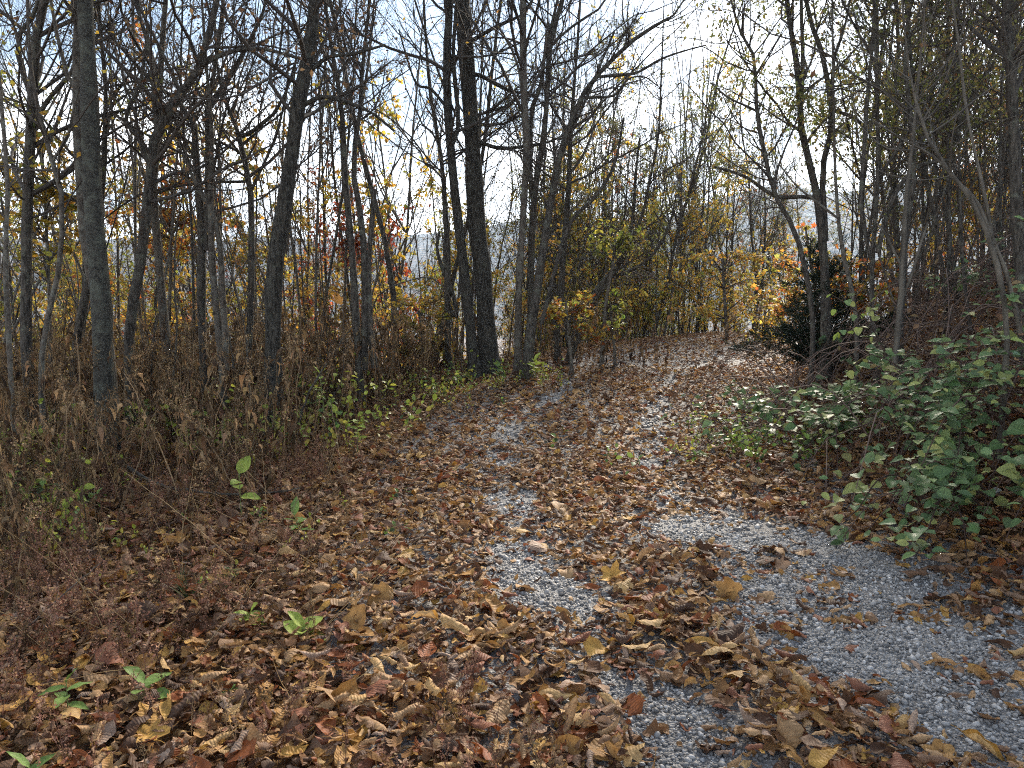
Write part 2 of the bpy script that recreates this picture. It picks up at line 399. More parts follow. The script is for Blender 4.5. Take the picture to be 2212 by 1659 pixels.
# ------------------------------------------------------------------ terrain
_ys = np.linspace(-40, 60, 1001)
def _tab(k, v, s=31):
    a = np.interp(_ys, k, v); ker = np.hanning(s); ker /= ker.sum()
    return np.convolve(np.pad(a, s // 2, mode='edge'), ker, 'valid')
_rx = _tab([-40, -10, -3, 0, 2.5, 3, 4, 5, 7, 9, 11, 14, 17, 20, 25, 30, 60], [22, 8, 4, 2.3, 1.25, 1.0, .66, .48, .45, .62, 1.25, 2.6, 4.4, 6.4, 10.5, 16, 55])
_rz = _tab([-40, -10, 0, 4, 6, 8, 11, 14, 17, 20, 24, 30, 60], [-1.5, -.3, 0, 0, .02, .13, .40, .60, .72, .78, .66, .3, -4], 41)
_dr = np.gradient(_rx, _ys)
def road_u(x, y):
    rx = np.interp(y, _ys, _rx); dr = np.interp(y, _ys, _dr)
    return (x - rx) / np.sqrt(1 + dr ** 2)
def sp(v, k): return k * np.logaddexp(0, v / k)
def ground(x, y):
    x = np.asarray(x, float); y = np.asarray(y, float)
    u = road_u(x, y); z = np.interp(y, _ys, _rz)
    bank = 0.50 * sp(u - 2.5, 0.35); z = z + 7 * np.tanh(bank / 7) * np.clip(1 - (y - 24) / 40, 0, 1)
    z = z - 0.045 * sp(-u - 2.2, 0.4)
    yd = np.interp(x, [-60, -8, -3, 0, 3, 6, 10, 16, 60], [9.5, 11.0, 12.6, 15.0, 18.6, 22.5, 27, 33, 80])
    s = (y - yd) * 0.8
    z = z - 0.42 * sp(s - 0.8, 0.8)
    z = z - 0.25 * sp(-x - 16, 2.0)
    z = -38 + sp(z + 38, 3.0)
    n = (fbm(x * 0.9, y * 0.9, 3) - 0.5) * 0.16 * np.clip((np.abs(u) - 1.2) / 1.5, 0.15, 1) + (fbm(x * 4, y * 4, 8) - 0.5) * 0.03
    return z + n
def gz(x, y): return float(ground(np.array([x]), np.array([y]))[0])

# ground sheet: polar grid, fine near the camera, out to 2.9 km
ra = np.concatenate([np.linspace(0.0, 0.4, 2), np.geomspace(0.7, 40, 130), np.geomspace(44, 2900, 40)])
th = np.linspace(0, 2 * math.pi, 321)[:-1]
th = np.concatenate([np.linspace(radians(40), radians(140), 220), np.linspace(radians(140), radians(400), 131)[1:-1]])
nr, na = len(ra), len(th)
gx = ra[:, None] * np.cos(th)[None]; gy = ra[:, None] * np.sin(th)[None]
gzv = ground(gx, gy)
g = MB(); i = np.arange(nr - 1)[:, None]; j = np.arange(na)[None]
g.add(np.stack([gx, gy, gzv], -1).reshape(-1, 3), np.stack([i * na + j, (i + 1) * na + j, (i + 1) * na + (j + 1) % na, i * na + (j + 1) % na], -1).reshape(-1, 4))
tag(g.build('ground', M_GROUND), kind='structure')

# gravel drive: a strip laid just above the ground sheet
yy = np.concatenate([np.linspace(-8, 1.5, 30), np.linspace(1.6, 20, 230), np.linspace(20.3, 27, 30)]); uu = np.concatenate([np.linspace(-1.75, 1.85, 37), np.linspace(1.95, 2.55, 6)])
rx = np.interp(yy, _ys, _rx); dr = np.interp(yy, _ys, _dr); nl = np.sqrt(1 + dr ** 2)
edge = 1 + 0.10 * (fbm(yy * 1.3, yy * 0, 5) - 0.5)
dx = rx[:, None] + uu[None] * edge[:, None] / nl[:, None]; dy = yy[:, None] - uu[None] * edge[:, None] * dr[:, None] / nl[:, None]
dz = ground(dx, dy) + 0.012 - 0.05 * ((uu < -1.74) | (uu > 2.54))[None]
dm = MB(); a, b = dx.shape; i = np.arange(a - 1)[:, None]; j = np.arange(b - 1)[None]
dm.add(np.stack([dx, dy, dz], -1).reshape(-1, 3), np.stack([i * b + j, i * b + j + 1, (i + 1) * b + j + 1, (i + 1) * b + j], -1).reshape(-1, 4))
tag(dm.build('gravel_road', M_DRIVE), kind='structure')

# wooded ridge across the valley
hm = MB()
az = np.linspace(radians(18), radians(162), 420); hr = np.linspace(650, 2300, 60)
HA, HR = np.meshgrid(az, hr)
hx, hy = HR * np.cos(HA), HR * np.sin(HA)
prof = 1 / (1 + np.exp(-(HR - 1050 - 120 * np.sin(HA * 5.0)) / 150))
ridge = 190 + 60 * fbm(np.degrees(HA) / 16.0, HR * 0 + 2.0, 21, 4) + 55 * (np.degrees(HA) > 0) * np.sin(HA * 2.2 - 0.3)
hz = -60 + prof * ridge * (0.85 + 0.3 * fbm(hx / 260, hy / 260, 33, 3)) + 9 * fbm(hx / 14, hy / 14, 44, 2)
a, b = hx.shape; i = np.arange(a - 1)[:, None]; j = np.arange(b - 1)[None]
hm.add(np.stack([hx, hy, hz], -1).reshape(-1, 3), np.stack([i * b + j, i * b + j + 1, (i + 1) * b + j + 1, (i + 1) * b + j], -1).reshape(-1, 4))
tag(hm.build('hills', M_HILL), kind='structure')

# ------------------------------------------------------------------ trees
TW = (0.070, 0.059, 0.048)
PAL = dict(
    brown=[(0.15, 0.085, 0.045), (0.10, 0.058, 0.035), (0.19, 0.115, 0.055)],
    olive=[(0.15, 0.165, 0.05), (0.11, 0.125, 0.04), (0.20, 0.19, 0.055), (0.17, 0.13, 0.05)],
    yellow=[(0.62, 0.44, 0.06), (0.55, 0.43, 0.08), (0.36, 0.37, 0.07), (0.62, 0.35, 0.05)],
    gold=[(0.56, 0.32, 0.05), (0.48, 0.25, 0.045), (0.44, 0.34, 0.07), (0.30, 0.27, 0.07)],
    orange=[(0.46, 0.17, 0.035), (0.42, 0.12, 0.03), (0.45, 0.25, 0.045), (0.24, 0.19, 0.05)],
    red=[(0.36, 0.075, 0.025), (0.30, 0.055, 0.025), (0.42, 0.14, 0.03)],
    lime=[(0.30, 0.30, 0.055), (0.24, 0.28, 0.055), (0.38, 0.33, 0.06)],
    green=[(0.12, 0.20, 0.045), (0.17, 0.24, 0.05), (0.09, 0.15, 0.04)],
    ygreen=[(0.30, 0.36, 0.06), (0.22, 0.31, 0.06), (0.42, 0.40, 0.07)])

def stems_from(polys, n=22):
    pts = []; rad = []
    for p in polys:
        q = resample(p, n); pts.append(q[:, :3]); rad.append(q[:, 3])
    return np.array(pts), np.array(rad)
def tree_parts(rng, polys, n1=40, n2=5, n3=4, L1=0.28, up=0.06, leaf=None, t0=0.3, lat=None, twig=TW, sides=9, ang=0.95, bark=M_BARK, wig=0.16, nstem=22, rmin=0.0024):
    """polys: stem and limb polylines (x,y,z,r) about the base -> meshes (trunk, crown, foliage)"""
    sp_, sr_ = stems_from(polys, nstem)
    jr = 1 + 0.06 * rng.normal(size=sr_.shape)
    tk = MB(); tubes(tk, sp_, sr_ * jr, sides)
    cr = MB(); tw = np.array(twig)
    p1, r1 = grow(rng, sp_, sr_, n1, t0, 0.98, ang, L1, 8, 0.55, up, wig, rmin, lat)
    tubes(cr, p1, r1, 5, tw * rng.uniform(0.8, 1.25, (len(p1), 1)))
    p2, r2 = grow(rng, p1, r1, n1 * n2, 0.12, 0.98, 0.75, 0.42, 6, 0.6, up * 0.8, wig * 1.15, rmin * 0.85, Lmin=0.12)
    tubes(cr, p2, r2, 4, tw * rng.uniform(0.8, 1.3, (len(p2), 1)))
    p3 = p2
    if n3:
        p3, r3 = grow(rng, p2, r2, n1 * n2 * n3, 0.1, 0.98, 0.7, 0.5, 4, 0.65, up * 0.6, wig * 1.3, rmin * 0.7, Lmin=0.08)
        tubes(cr, p3, r3, 3, tw * rng.uniform(0.8, 1.4, (len(p3), 1)))
    fo = MB()
    for lf in (leaf or []):
        pts = p3
        if lf.get('zmax') is not None: pts = p3[p3[:, 0, 2] < lf['zmax']]
        leaves_on(rng, fo, pts, lf['n'], lf.get('kind', 'dia'), lf.get('size', 0.07), PAL[lf['pal']], lf.get('droop', 0.5), lf.get('spread', 0.03), 0.2, lf.get('flat', 0.35))
    me = dict(trunk=tk.mesh('trunk', bark), crown=cr.mesh('crown', M_TWIG))
    if fo.n: me['foliage'] = fo.mesh('foliage', M_LEAF, smooth=False)
    return me
def place_tree(name, me, loc, rz=0, s=1, label=None, group=None, tilt=(0, 0), cat='tree'):
    e = link(name, None, None, loc, (tilt[0], tilt[1], rz), s); e.empty_display_size = 0.2
    tag(e, label, cat, group)
    link('trunk', me['trunk'], e)
    c = link('crown', me['crown'], e)
    if 'foliage' in me: link('foliage', me['foliage'], c)
    return e

def trace(paths, d, ddz=0.0, ext=2.5, root=True):
    """paths: [(px,py,width)] lists -> stem polylines about a base on the ground; ext: how far the first one goes on above its last point"""
    out = []; base = None
    for k, path in enumerate(paths):
        pl = []
        for q in path:
            px, py, w = q[:3]; dd = d + (q[3] if len(q) > 3 else 0.0)
            p = P(px, py, dd); p[1] += ddz * max(0, p[2])
            pl.append([p[0], p[1], p[2], w / 2 / F0 * dd])
        pl = np.array(pl)
        if k == 0:
            z0 = gz(pl[0, 0], pl[0, 1]); base = np.array([pl[0, 0], pl[0, 1], z0])
            pl = pl[pl[:, 2] > z0 + 0.15]
            r0 = pl[0, 3]
            foot = np.array([[base[0], base[1], z0 - 0.15, r0 * 2.1], [base[0], base[1], z0 + 0.03, r0 * 1.6], [base[0] * .95 + pl[0, 0] * .05, base[1], z0 + 0.14, r0 * 1.22]])
            pl = pl[pl[:, 2] > z0 + 0.3] if (pl[:, 2] > z0 + 0.3).sum() > 2 else pl
            pl = np.vstack([foot, pl])
        if ext and (k == 0 or path[-1][1] < 30):
            dv = unit(pl[-1, :3] - pl[-2, :3]); e = pl[-1, :3] + dv * ext * 0.5 + np.array([0, 0, ext * 0.3]); r = pl[-1, 3]
            pl = np.vstack([pl, [[*e, r * 0.72]], [[*(e + dv * ext * 0.3 + np.array([0, 0, ext * 0.5])), r * 0.35]]])
        out.append(pl)
    for pl in out: pl[:, :3] -= base
    return out, base

HERO = []
def hero(name, label, d, paths, **kw):
    HERO.append((name, label, d, paths, kw))
B = dict(n=220, pal='brown', size=0.075)
hero('lichen_tree', 'stout grey lichen-spotted tree rising from the weeds at the far left', 7.6,
     [[(217, 760, 41), (213, 655, 40), (200, 545, 36), (187, 400, 36), (180, 267, 33), (173, 133, 31), (163, 0, 30)]], bark=M_BARKG, n1=26, t0=0.55, leaf=[dict(n=60, pal='brown')], sides=14)
hero('slim_tree', 'slim pale grey tree standing close behind the stout lichen-spotted trunk', 8.0,
     [[(232, 760, 20), (215, 680, 20), (190, 600, 20), (173, 533, 20), (160, 400, 19), (147, 267, 17), (143, 133, 16), (140, 0, 15)],
      [(176, 250, 9), (150, 195, 9), (118, 140, 8), (100, 60, 7), (85, 0, 6)]], bark=M_BARKS, n1=26, t0=0.45, leaf=[dict(n=90, pal='brown')])
hero('crooked_tree', 'crooked dark tree whose trunk bends right into a long arching limb', 8.6,
     [[(280, 815, 22), (283, 697, 22), (297, 620, 21), (310, 550, 20), (323, 433, 20), (333, 333, 19), (347, 283, 18), (367, 247, 17), (400, 200, 16), (437, 150, 15), (457, 83, 14), (477, 0, 12)],
      [(347, 285, 13), (342, 240, 11), (335, 140, 10), (322, 83, 9), (300, 0, 8)],
      [(440, 145, 11), (480, 125, 10), (520, 113, 9), (567, 110, 8), (620, 122, 7), (680, 140, 5), (740, 170, 4)],
      [(395, 205, 9), (372, 150, 8), (345, 95, 7), (315, 30, 6), (300, -20, 5)],
      [(323, 350, 10), (305, 300, 10), (280, 270, 9), (285, 235, 8), (310, 180, 7), (330, 60, 6)]], n1=60, t0=0.3, leaf=[dict(n=500, pal='brown', size=0.06)])
hero('straight_tree', 'straight brown tree just right of the crooked dark trunk', 10.2,
     [[(361, 770, 20), (350, 636, 18), (343, 553, 18), (336, 470, 17), (333, 400, 16), (345, 250, 14), (350, 120, 12), (360, 0, 9)]], n1=36, bark=M_BARKS, leaf=[B])
hero('forked_tree', 'dark tree forking into two upward limbs left of the leaning furrowed tree', 9.4,
     [[(436, 760, 18), (430, 640, 18), (430, 547, 18), (423, 410, 15), (414, 367, 14), (413, 277, 13), (395, 235, 11), (375, 210, 9), (330, 185, 7)],
      [(441, 540, 17), (443, 400, 17), (443, 300, 16), (437, 233, 14), (448, 215, 12), (500, 133, 10), (533, 67, 8), (560, 0, 6)],
      [(437, 240, 10), (450, 150, 9), (462, 60, 8), (468, 0, 7)]], n1=70, t0=0.35, leaf=[dict(n=420, pal='brown', size=0.06)])
hero('twin_stem_tree', 'pale brown tree with two stems touching low down among the weeds', 9.0,
     [[(478, 790, 15), (470, 720, 15), (462, 640, 14), (455, 560, 13), (452, 500, 12), (450, 400, 10), (452, 280, 8), (440, 150, 6)],
      [(488, 800, 14), (482, 690, 14), (476, 600, 13), (474, 553, 12), (462, 480, 11), (440, 430, 10), (420, 400, 8), (390, 330, 7)]], n1=30, bark=M_BARKS, leaf=[B])
hero('y_forked_tree', 'thin tree with a clean Y fork at mid height beside the furrowed leaning tree', 9.6,
     [[(532, 770, 15), (537, 687, 15), (537, 553, 14), (533, 417, 13), (520, 350, 13), (510, 290, 12), (493, 257, 9), (473, 213, 8), (455, 150, 6), (450, 80, 5)],
      [(511, 288, 9), (533, 277, 9), (560, 255, 8), (583, 233, 7), (610, 180, 6), (630, 110, 5)],
      [(535, 405, 7), (560, 350, 6), (585, 290, 6), (600, 230, 5), (612, 160, 4)]], n1=54, leaf=[dict(n=350, pal='brown', size=0.06)])
hero('furrowed_tree', 'big leaning tree with deeply furrowed grey bark left of the drive', 8.4,
     [[(588, 790, 36), (588, 753, 35), (588, 653, 36), (593, 553, 36), (603, 500, 34), (617, 400, 31), (630, 300, 29), (643, 200, 28), (660, 117, 26), (673, 0, 24)],
      [(640, 230, 10), (690, 205, 9), (740, 215, 8), (800, 240, 6), (850, 280, 5)],
      [(650, 165, 9), (700, 120, 8), (760, 110, 6), (830, 90, 5)]], bark=M_BARKF, n1=70, t0=0.4, leaf=[dict(n=1100, pal='brown', size=0.065)], sides=16)
hero('triple_stem_tree', 'three dark stems rising together from one base left of the big twin tree', 9.6,
     [[(775, 800, 17), (767, 690, 16), (758, 553, 15), (748, 450, 14), (738, 360, 13), (735, 260, 11), (720, 150, 9), (700, 40, 7)],
      [(786, 800, 15), (786, 640, 15), (784, 553, 14), (778, 480, 13), (764, 400, 12), (757, 340, 11), (772, 240, 10), (777, 130, 8), (790, 0, 6)],
      [(808, 795, 15), (800, 720, 14), (795, 640, 12), (795, 553, 11), (800, 480, 10), (806, 405, 9)]], n1=90, t0=0.4, leaf=[dict(n=1100, pal='brown', size=0.065)])
hero('upright_tree', 'tall upright dark tree at the left of the big twin pair', 11.6,
     [[(1026, 806, 25), (1017, 720, 23), (1007, 636, 22), (998, 547, 21), (984, 433, 19), (974, 333, 18), (967, 233, 18), (964, 133, 17), (970, 0, 16)],
      [(974, 320, 8), (990, 270, 9), (985, 200, 9), (978, 110, 8), (985, 0, 7)],
      [(968, 235, 7), (930, 190, 6), (900, 180, 5), (880, 130, 4), (860, 60, 3)]], n1=46, t0=0.35, bark=M_BARKF, leaf=[dict(n=120, pal='gold', size=0.06)], sides=12)
hero('large_tree', 'thickest dark furrowed trunk by the left edge of the leafy drive', 12.0,
     [[(1056, 806, 44), (1052, 730, 41), (1047, 653, 39), (1040, 553, 37), (1034, 540, 37), (1024, 400, 35), (1017, 267, 34), (1007, 133, 33), (997, 0, 32)],
      [(1030, 300, 9), (1080, 315, 8), (1140, 310, 7), (1190, 300, 5), (1240, 275, 4)],
      [(1018, 150, 10), (1040, 155, 9), (1065, 170, 8), (1110, 190, 6), (1150, 190, 4)],
      [(1010, 80, 9), (1060, 50, 8), (1100, 30, 7), (1140, 0, 5)]], bark=M_BARKF, n1=70, t0=0.35, L1=0.20, leaf=[dict(n=200, pal='gold', size=0.055)], sides=18)
hero('behind_tree', 'thin dark tree seen between the triple stems and the upright tree', 12.6,
     [[(968, 790, 15), (967, 686, 14), (967, 553, 13), (962, 450, 11), (955, 350, 9), (930, 200, 7), (920, 60, 5)],
      [(962, 640, 8), (985, 690, 9), (980, 640, 9), (960, 590, 9), (945, 540, 7), (950, 500, 5)]], n1=44, leaf=[dict(n=120, pal='brown', size=0.06)])
hero('slender_tree', 'slender pale tree standing first to the right of the thickest trunk', 11.8,
     [[(1119, 805, 17), (1119, 720, 16), (1122, 600, 15), (1126, 533, 14), (1134, 400, 14), (1138, 300, 14), (1133, 233, 15), (1130, 133, 15), (1130, 0, 14)],
      [(1136, 320, 8), (1120, 150, 6), (1075, 60, 5), (1055, 20, 4)]], bark=M_BARKS, n1=50, t0=0.35, leaf=[dict(n=60, pal='gold', size=0.06)])
hero('forking_tree', 'slim tree splitting into long parallel upright limbs beside the pale slender tree', 12.2,
     [[(1142, 800, 16), (1146, 680, 14), (1147, 547, 13), (1157, 400, 13), (1170, 333, 13), (1180, 233, 12), (1187, 100, 11), (1200, 50, 9), (1217, 0, 8)],
      [(1148, 420, 8), (1145, 300, 9), (1150, 235, 10), (1165, 205, 9), (1175, 130, 8), (1190, 60, 7), (1205, 0, 6)],
      [(1187, 110, 6), (1220, 75, 6), (1270, 40, 5), (1310, 0, 4)]], n1=60, t0=0.35, leaf=[dict(n=80, pal='gold', size=0.06)])
hero('sweeping_tree', 'dark tree sweeping up to the right with a long bare limb against white sky', 11.4,
     [[(1139, 790, 22), (1146, 720, 21), (1154, 670, 20), (1167, 586, 19), (1174, 533, 17), (1194, 417, 15), (1210, 333, 14), (1234, 267, 13), (1257, 207, 12), (1290, 160, 11), (1327, 120, 10), (1367, 83, 9), (1404, 53, 8), (1440, 42, 6), (1475, 5, 4)],
      [(1290, 160, 7), (1340, 156, 7), (1380, 150, 6), (1430, 122, 5), (1475, 105, 4), (1530, 90, 3)],
      [(1258, 206, 7), (1290, 205, 6), (1330, 200, 5), (1360, 165, 4), (1395, 160, 3), (1425, 180, 3)],
      [(1205, 350, 7), (1250, 250, 6), (1280, 180, 6), (1330, 60, 4)],
      [(1170, 700, 9), (1195, 600, 9), (1215, 530, 9), (1240, 470, 8), (1290, 420, 7), (1330, 350, 6), (1350, 250, 5)]], n1=80, n3=4, t0=0.35, up=0.12, L1=0.2, leaf=None, ext=0.6)
hero('dark_pole_tree', 'straight dark tree beside the low orange maple spray left of the drive', 13.0,
     [[(1205, 790, 16), (1210, 686, 15), (1217, 553, 14), (1230, 400, 12), (1232, 330, 10), (1240, 200, 8), (1250, 80, 6)]], n1=50, leaf=[dict(n=120, pal='olive', size=0.06)])
hero('arching_tree', 'thin stems arching right from one base over the left verge', 13.2,
     [[(1228, 782, 11), (1240, 720, 11), (1270, 660, 10), (1310, 600, 9), (1350, 540, 8), (1385, 470, 7), (1400, 400, 6), (1420, 300, 5), (1425, 200, 4)],
      [(1232, 770, 10), (1260, 690, 9), (1290, 640, 9), (1337, 570, 8), (1365, 480, 7), (1372, 380, 6), (1380, 300, 4)],
      [(1235, 775, 9), (1290, 620, 8), (1350, 590, 7), (1400, 560, 6), (1440, 500, 5), (1460, 420, 4)]], n1=80, t0=0.4, leaf=[dict(n=350, pal='olive', size=0.055)], ext=1.0)
hero('curved_tree', 'dark tree with two curving trunks crossing on the right bank', 9.6,
     [[(1787, 745, 24), (1788, 640, 21), (1785, 547, 18), (1775, 433, 16), (1758, 350, 15), (1742, 283, 14), (1738, 200, 13), (1728, 83, 11), (1715, 0, 10)],
      [(1790, 520, 13), (1788, 440, 13), (1785, 383, 13), (1792, 327, 12), (1808, 267, 12), (1805, 200, 11), (1788, 100, 10), (1765, 33, 9), (1755, -20, 8)],
      [(1740, 230, 9), (1745, 160, 9), (1747, 80, 8), (1745, 0, 7)],
      [(1766, 424, 10), (1735, 422, 9), (1692, 423, 9), (1660, 408, 8), (1620, 380, 7), (1580, 365, 6), (1545, 355, 4)],
      [(1806, 230, 8), (1860, 250, 8), (1920, 310, 7), (1970, 320, 6)],
      [(1808, 205, 7), (1815, 120, 7), (1835, 60, 6), (1850, 0, 5)]], n1=90, t0=0.35, leaf=[dict(n=1500, pal='olive', size=0.06, droop=0.7)])
hero('thin_curved_tree', 'thin dark stem curving up and left toward the bright sky gap', 9.2,
     [[(1760, 700, 11), (1745, 580, 11), (1722, 493, 10), (1682, 417, 10), (1662, 333, 9), (1645, 233, 9), (1642, 117, 7), (1622, 80, 6), (1600, 20, 4)],
      [(1645, 232, 6), (1620, 220, 5), (1580, 200, 4), (1545, 170, 3)]], n1=50, t0=0.4, leaf=[dict(n=650, pal='olive', size=0.06, droop=0.9)], ext=0.8)
hero('leaning_tree', 'dark leaning tree with crossing limbs in the right bank thicket', 8.4,
     [[(1950, 705, 16), (1958, 600, 15), (1966, 500, 14), (1985, 400, 13), (1990, 330, 12), (1985, 250, 11), (1975, 120, 9), (1990, 0, 7)],
      [(1905, 545, 10), (1925, 470, 10), (1950, 410, 10), (1990, 360, 9), (2030, 345, 8), (2080, 340, 6)],
      [(1890, 560, 7), (1870, 440, 8), (1880, 330, 8), (1890, 200, 8), (1905, 80, 7), (1910, 0, 6)]], n1=110, t0=0.3, leaf=[dict(n=2300, pal='olive', size=0.055, droop=0.6)])
hero('arching_cane', 'pale smooth stems arching up and left at the right edge', 5.6,
     [[(2185, 740, 12), (2180, 640, 11), (2165, 560, 11), (2125, 443, 10), (2085, 393, 9), (2050, 340, 8), (2025, 300, 7), (1995, 200, 5), (1980, 100, 4)],
      [(2120, 440, 7), (2080, 380, 6), (2030, 330, 5), (1960, 290, 4), (1900, 250, 3)],
      [(2215, 720, 10), (2190, 600, 9), (2165, 530, 9), (2130, 440, 8), (2100, 400, 7)],
      [(2165, 560, 8), (2145, 420, 7), (2120, 300, 6), (2105, 200, 6), (2095, 80, 5), (2085, 0, 4)]], bark=M_CANE, n1=44, t0=0.4, twig=(0.12, 0.105, 0.085), leaf=[dict(n=80, pal='brown', size=0.06)], ext=1.5)
hero('pale_sapling', 'pale straight sapling forking low on the right bank above the vines', 7.4,
     [[(1940, 735, 12), (1950, 650, 11), (1955, 560, 11), (1958, 500, 10), (1965, 420, 8), (1975, 330, 7), (1990, 200, 5)],
      [(1955, 640, 6), (1975, 590, 6), (1990, 540, 5), (2010, 480, 4)],
      [(1953, 575, 6), (1935, 540, 5), (1915, 500, 4), (1890, 470, 3)]], bark=M_CANE, n1=28, t0=0.4, twig=(0.10, 0.088, 0.07), leaf=[dict(n=60, pal='olive', size=0.06)])
hero('slanting_sapling', 'grey sapling leaning left from the bank beside the orange maple', 8.8,
     [[(1856, 720, 10), (1850, 660, 10), (1840, 600, 10), (1826, 540, 9), (1818, 470, 8), (1815, 400, 7), (1812, 300, 6)],
      [(1818, 470, 5), (1780, 440, 5), (1730, 400, 4), (1690, 350, 3)]], bark=M_BARKS, n1=26, t0=0.4, leaf=[dict(n=60, pal='olive', size=0.06)])
hero('edge_tree', 'dark trunk cut by the right edge of the picture', 7.2,
     [[(2225, 730, 26), (2215, 600, 25), (2205, 450, 24), (2203, 300, 22), (2198, 150, 20), (2190, 0, 18)]], n1=60, t0=0.3, leaf=[dict(n=900, pal='olive', size=0.055)], sides=12)
hero('corner_tree', 'dark double trunk with pale limbs in the top left corner', 8.6,
     [[(52, 740, 22), (50, 600, 22), (48, 480, 21), (50, 380, 21), (52, 280, 20), (56, 150, 20), (62, 60, 19), (75, 0, 17)],
      [(58, 270, 11), (85, 215, 10), (130, 160, 9), (170, 110, 8), (210, 40, 6)],
      [(50, 200, 10), (20, 110, 9), (28, 50, 9), (60, 0, 8)]], n1=60, t0=0.3, leaf=[dict(n=700, pal='yellow', size=0.06), dict(n=400, pal='olive', size=0.06)])
hero('bent_sapling', 'bent grey sapling zigzagging past the far left lichen trunk', 7.8,
     [[(85, 830, 13), (88, 740, 13), (105, 640, 12), (122, 553, 11), (118, 400, 11), (97, 340, 10), (75, 270, 10), (60, 210, 9), (40, 100, 8), (35, 0, 6)],
      [(97, 345, 6), (130, 290, 6), (140, 240, 5), (160, 150, 4)]], bark=M_BARKS, n1=36, leaf=[dict(n=300, pal='yellow', size=0.065)])
hero('tilted_tree', 'brown tree tilting right behind the base of the lichen trunk', 9.4,
     [[(165, 800, 20), (172, 720, 19), (185, 660, 18), (200, 590, 17), (218, 480, 14), (232, 380, 12), (240, 200, 9), (230, 60, 7)]], n1=44, leaf=[B])
hero('left_edge_sapling', 'thin brown sapling standing at the very left edge of the picture', 6.6,
     [[(28, 830, 11), (24, 700, 11), (20, 560, 10), (28, 400, 9), (18, 250, 8), (8, 100, 7), (2, 0, 6)]], bark=M_BARKS, n1=24, leaf=[dict(n=260, pal='yellow', size=0.065), dict(n=80, pal='olive', size=0.06)])

for k, (name, label, d, paths, kw) in enumerate(HERO):
    rng = np.random.default_rng(100 + k); kw = dict(kw); ext = kw.pop('ext', 2.5)
    polys, base = trace(paths, d, rng.uniform(-0.03, 0.05), ext)
    place_tree(name, tree_parts(rng, polys, **kw), base, label=label)

# ---- prototypes for the thickets behind
def proto(seed, h, r, lean=0.06, wob=0.05, fork=0.5, **kw):
    rng = np.random.default_rng(seed); n = 7
    z = np.linspace(-0.02, 1, n) * h
    off = np.cumsum(rng.normal(0, wob * h / n, (n, 2)), 0) + np.outer(np.linspace(0, 1, n) ** 1.3, rng.normal(0, lean * h, 2)); off -= off[0]
    rad = r * (1 - 0.75 * np.linspace(0, 1, n)); rad[0] *= 1.35
    polys = [np.column_stack([off, z, rad])]
    for q in range(rng.binomial(3, fork)):
        i = rng.integers(2, 5); st = polys[0][i]; a = rng.uniform(0, 6.28); L = h * rng.uniform(0.25, 0.5); sp_ = rng.uniform(0.25, 0.6)
        t = np.linspace(0, 1, 5)
        polys.append(np.column_stack([st[0] + np.cos(a) * L * sp_ * t ** 0.8, st[1] + np.sin(a) * L * sp_ * t ** 0.8, st[2] + L * t, st[3] * 0.75 * (1 - 0.7 * t)]))
    return tree_parts(rng, polys, **{'sides': 7, 'nstem': 16, **kw})
PB = [proto(300 + i, 9.5 + i * 0.5, 0.026 + 0.009 * (i % 3), lean=0.09, wob=0.09, fork=0.5, n1=26, n2=5, n3=3, t0=0.3, up=0.10, leaf=[dict(n=60, pal='brown', size=0.06)], bark=[M_BARK, M_BARKS][i % 2]) for i in range(5)]
PO = [proto(320 + i, 7.0 + i * 0.6, 0.026 + 0.006 * i, lean=0.14, wob=0.10, fork=0.6, n1=40, n2=5, n3=3, t0=0.25, up=0.06, leaf=[dict(n=2600, pal='olive', size=0.06, droop=0.6)], bark=M_BARK) for i in range(4)]
PY = [proto(340 + i, 5.0 + i * 0.8, 0.025, lean=0.08, n1=26, n2=5, n3=2, t0=0.12, up=0.02, lat=0.4, leaf=[dict(n=1200, pal=p, kind='oval', size=0.085, flat=0.6)], bark=M_BARKS) for i, p in enumerate(['yellow', 'gold', 'lime', 'yellow'])]
PR = [proto(360 + i, 5.5 + i, 0.03, lean=0.08, n1=26, n2=5, n3=2, t0=0.15, up=0.02, lat=0.5, leaf=[dict(n=1100, pal=p, kind='oval', size=0.085, flat=0.5)], bark=M_BARKS) for i, p in enumerate(['red', 'orange'])]
PYF = [proto(440 + i, 6.5, 0.03, lean=0.08, n1=34, n2=5, n3=3, t0=0.12, up=0.03, lat=0.5, leaf=[dict(n=2600, pal=p, kind='dia', size=0.075, flat=0.5)], bark=M_BARKS) for i, p in enumerate(['yellow', 'gold', 'lime', 'orange'])]
PS = [proto(380 + i, 4.6 + 0.5 * i, 0.018 + 0.003 * (i % 2), lean=0.16, wob=0.09, fork=0.3, n1=14, n2=4, n3=2, t0=0.25, up=0.10, leaf=[dict(n=50, pal=['brown', 'olive'][i % 2], size=0.055)], bark=[M_BARK, M_BARKS][i % 2], nstem=12) for i in range(4)]

